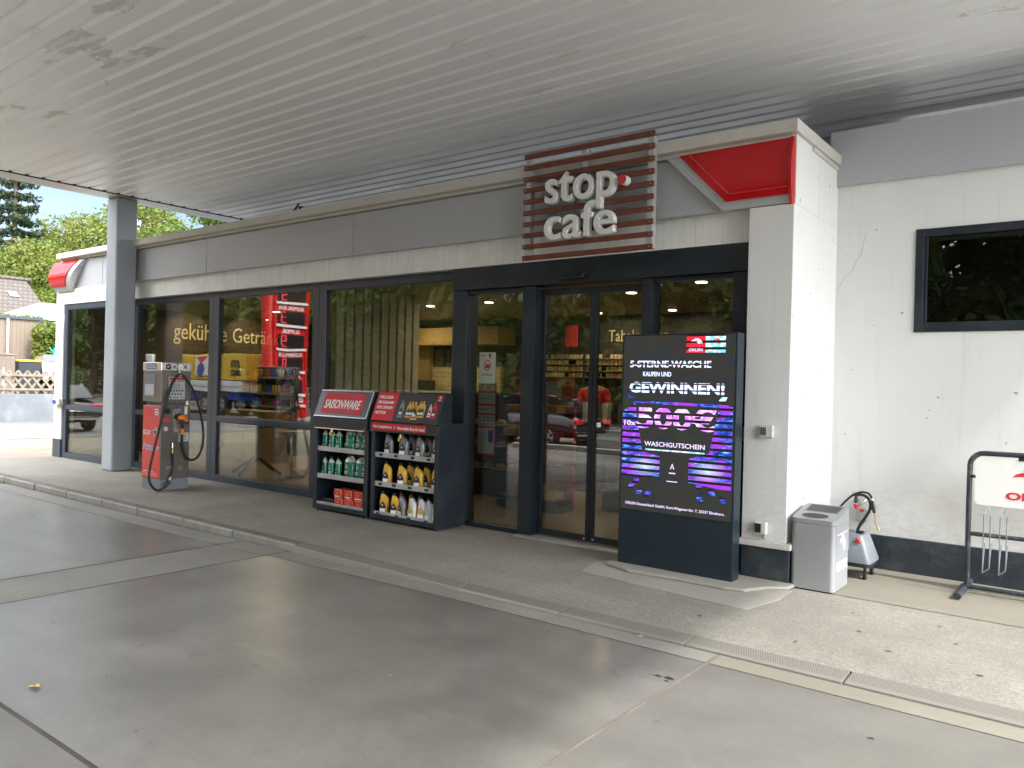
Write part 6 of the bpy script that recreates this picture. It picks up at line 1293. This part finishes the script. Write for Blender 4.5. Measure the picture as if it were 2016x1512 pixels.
def car(label, loc, rz):
    t = thing('parked_car', label, 'car', (0, 0, 0))
    S_ = [(-2.25, .50, .72, .78), (-2.20, .28, .86, .84), (-1.9, .22, .96, .88), (-1.2, .22, 1.02, .90), (0, .20, 1.0, .91), (1.0, .22, .98, .90), (1.7, .24, .86, .86), (2.15, .30, .74, .78), (2.3, .45, .62, .66)]
    rings = [[(x, -w_, z0), (x, -w_-.02, (z0+z1)*.5), (x, -w_+.04, z1), (x, w_-.04, z1), (x, w_+.02, (z0+z1)*.5), (x, w_, z0)] for x, z0, z1, w_ in S_]
    MB().loft(rings).build('body', 'car_black', t, smooth=True, sub=1)
    G_ = [(-2.0, .97, .62), (-1.35, 1.38, .56), (-.6, 1.46, .58), (.2, 1.42, .58), (1.1, 1.0, .70)]
    MB().loft([[(x, -w_-.14*(1.5-z), .94), (x, -w_, z), (x, w_, z), (x, w_+.14*(1.5-z), .94)] for x, z, w_ in G_]).build('windows', 'car_glass', t, smooth=True); MB().loft([[(x, -w_+.02, z+.0), (x, -w_+.06, z+.02), (x, w_-.06, z+.02), (x, w_-.02, z)] for x, z, w_ in G_[1:4]]).build('roof', 'car_black', t, smooth=True)
    for s in (-1, 1):
        MB().box(-2.27, s*.62-.17, .66, -2.16, s*.62+.17, .80).build('tail_light', 'tail_red', t, bevel=.03); MB().box(2.14, s*.6-.15, .56, 2.26, s*.6+.15, .68).build('headlight', 'chrome', t, bevel=.03)
        for x in (-1.35, 1.4): wheel(t, x, s*.80, .32, .32, .2)
    MB().box(-2.30, -.27, .60, -2.262, .27, .72).build('number_plate', 'white_print', t); MB().box(-2.31, -.7, .36, -2.24, .7, .42).build('bumper_strip', 'chrome', t)
    t.location = loc; t.rotation_euler = (0, 0, rz); return t
c1 = car('black car driving away along the street mirrored in the left sliding door', (-13.6, -5.0, -.13), R(184))
c1['group'] = 'black cars'
c2 = dup(c1, (-25.2, 3.3, -.09), 'black car parked in the yard mirrored in the window left of the column', R(178), 'black cars')
# railing and bin across the street
rl = thing('street_railing', 'thin galvanised railing across the street mirrored low in the third window', 'railing', (-40, -13.6, 0)); b = MB()
for z in (.35, .75, 1.05): b2 = MB().cyl((-75, -13.7, z), (-20, -13.7, z), .025, n=8); b2.build('rail', 'steel_galv', rl)
for i in range(23): MB().cyl((-75+i*2.5, -13.7, -.02), (-75+i*2.5, -13.7, 1.07), .03, n=8).build('post', 'steel_galv', rl)
pt = thing('planter', 'dark round planter at the edge of the forecourt mirrored in the door', 'planter', (-9.1, -3.0, -.06)); MB().loft([sring(-9.1, -2.9, .20, .20, -.08, 2), sring(-9.1, -2.9, .28, .28, .42, 2), sring(-9.1, -2.9, .25, .25, .42, 2), sring(-9.1, -2.9, .24, .24, .36, 2)]).build('pot', 'bin_black', pt, smooth=True)
# ================================================================== LITTER ON THE GROUND
def fleaf(x, y, s, lab, seed):
    rg = random.Random(seed); z = roadz(x)+.004; b = MB(); n = 9; vs = [(x, y, z+.012*s*10)]
    for k in range(n):
        a = 2*math.pi*k/n; q = s*(1+.35*rg.uniform(-1, 1)+(.4 if k % 3 == 0 else 0)); vs.append((x+q*math.cos(a), y+q*.6*math.sin(a), z+rg.uniform(0, .035)*s*10))
    b.add(vs, [(0, i+1, (i+1) % n+1) for i in range(n)]); o = b.build('fallen_leaf', 'leaf_litter'); tag(o, lab, 'leaf', 'dry leaves on the forecourt')
fleaf(-4.47, 1.76, .034, 'curled dry tan leaf at the lower left of the concrete', 1)
fleaf(-3.197, 3.086, .014, 'tiny pale leaf scrap in the middle of the dark slab', 2)
fleaf(-2.47, 4.66, .024, 'small reddish leaf lying beside the gutter', 3)

pmat('oil_stain', (.035, .03, .03), .35, var=.3)
rg_ = random.Random(8)
for x, y, s in ((-2.06, 4.10, .026), (-2.0, 4.11, .04), (-1.985, 4.06, .018), (-.91, 4.05, .018), (-2.62, 3.9, .014), (-3.9, 2.7, .016), (-1.35, 5.6, .02), (-1.1, 5.3, .022), (-.8, 5.75, .018), (-2.3, 5.2, .02), (-3.3, 5.3, .018), (-1.6, 5.1, .015), (-.95, 6.1, .018), (-1.45, 6.0, .014), (-5.1, 6.2, .016), (-4.6, 5.9, .02), (-5.5, 5.7, .014), (-1.7, 6.25, .015), (-.6, 5.2, .02)):
    z = (0 if y > 4.9 else roadz(x))+.0022; pts = []
    for k in range(10): a = 2*math.pi*k/10; q = .68*s*rg_.uniform(.55, 1.4); pts.append((x+q*1.3*math.cos(a), y+q*.8*math.sin(a), z))
    tag(MB().add(pts, [tuple(range(10))]).build('ground_stain', 'oil_stain'), kind='structure')
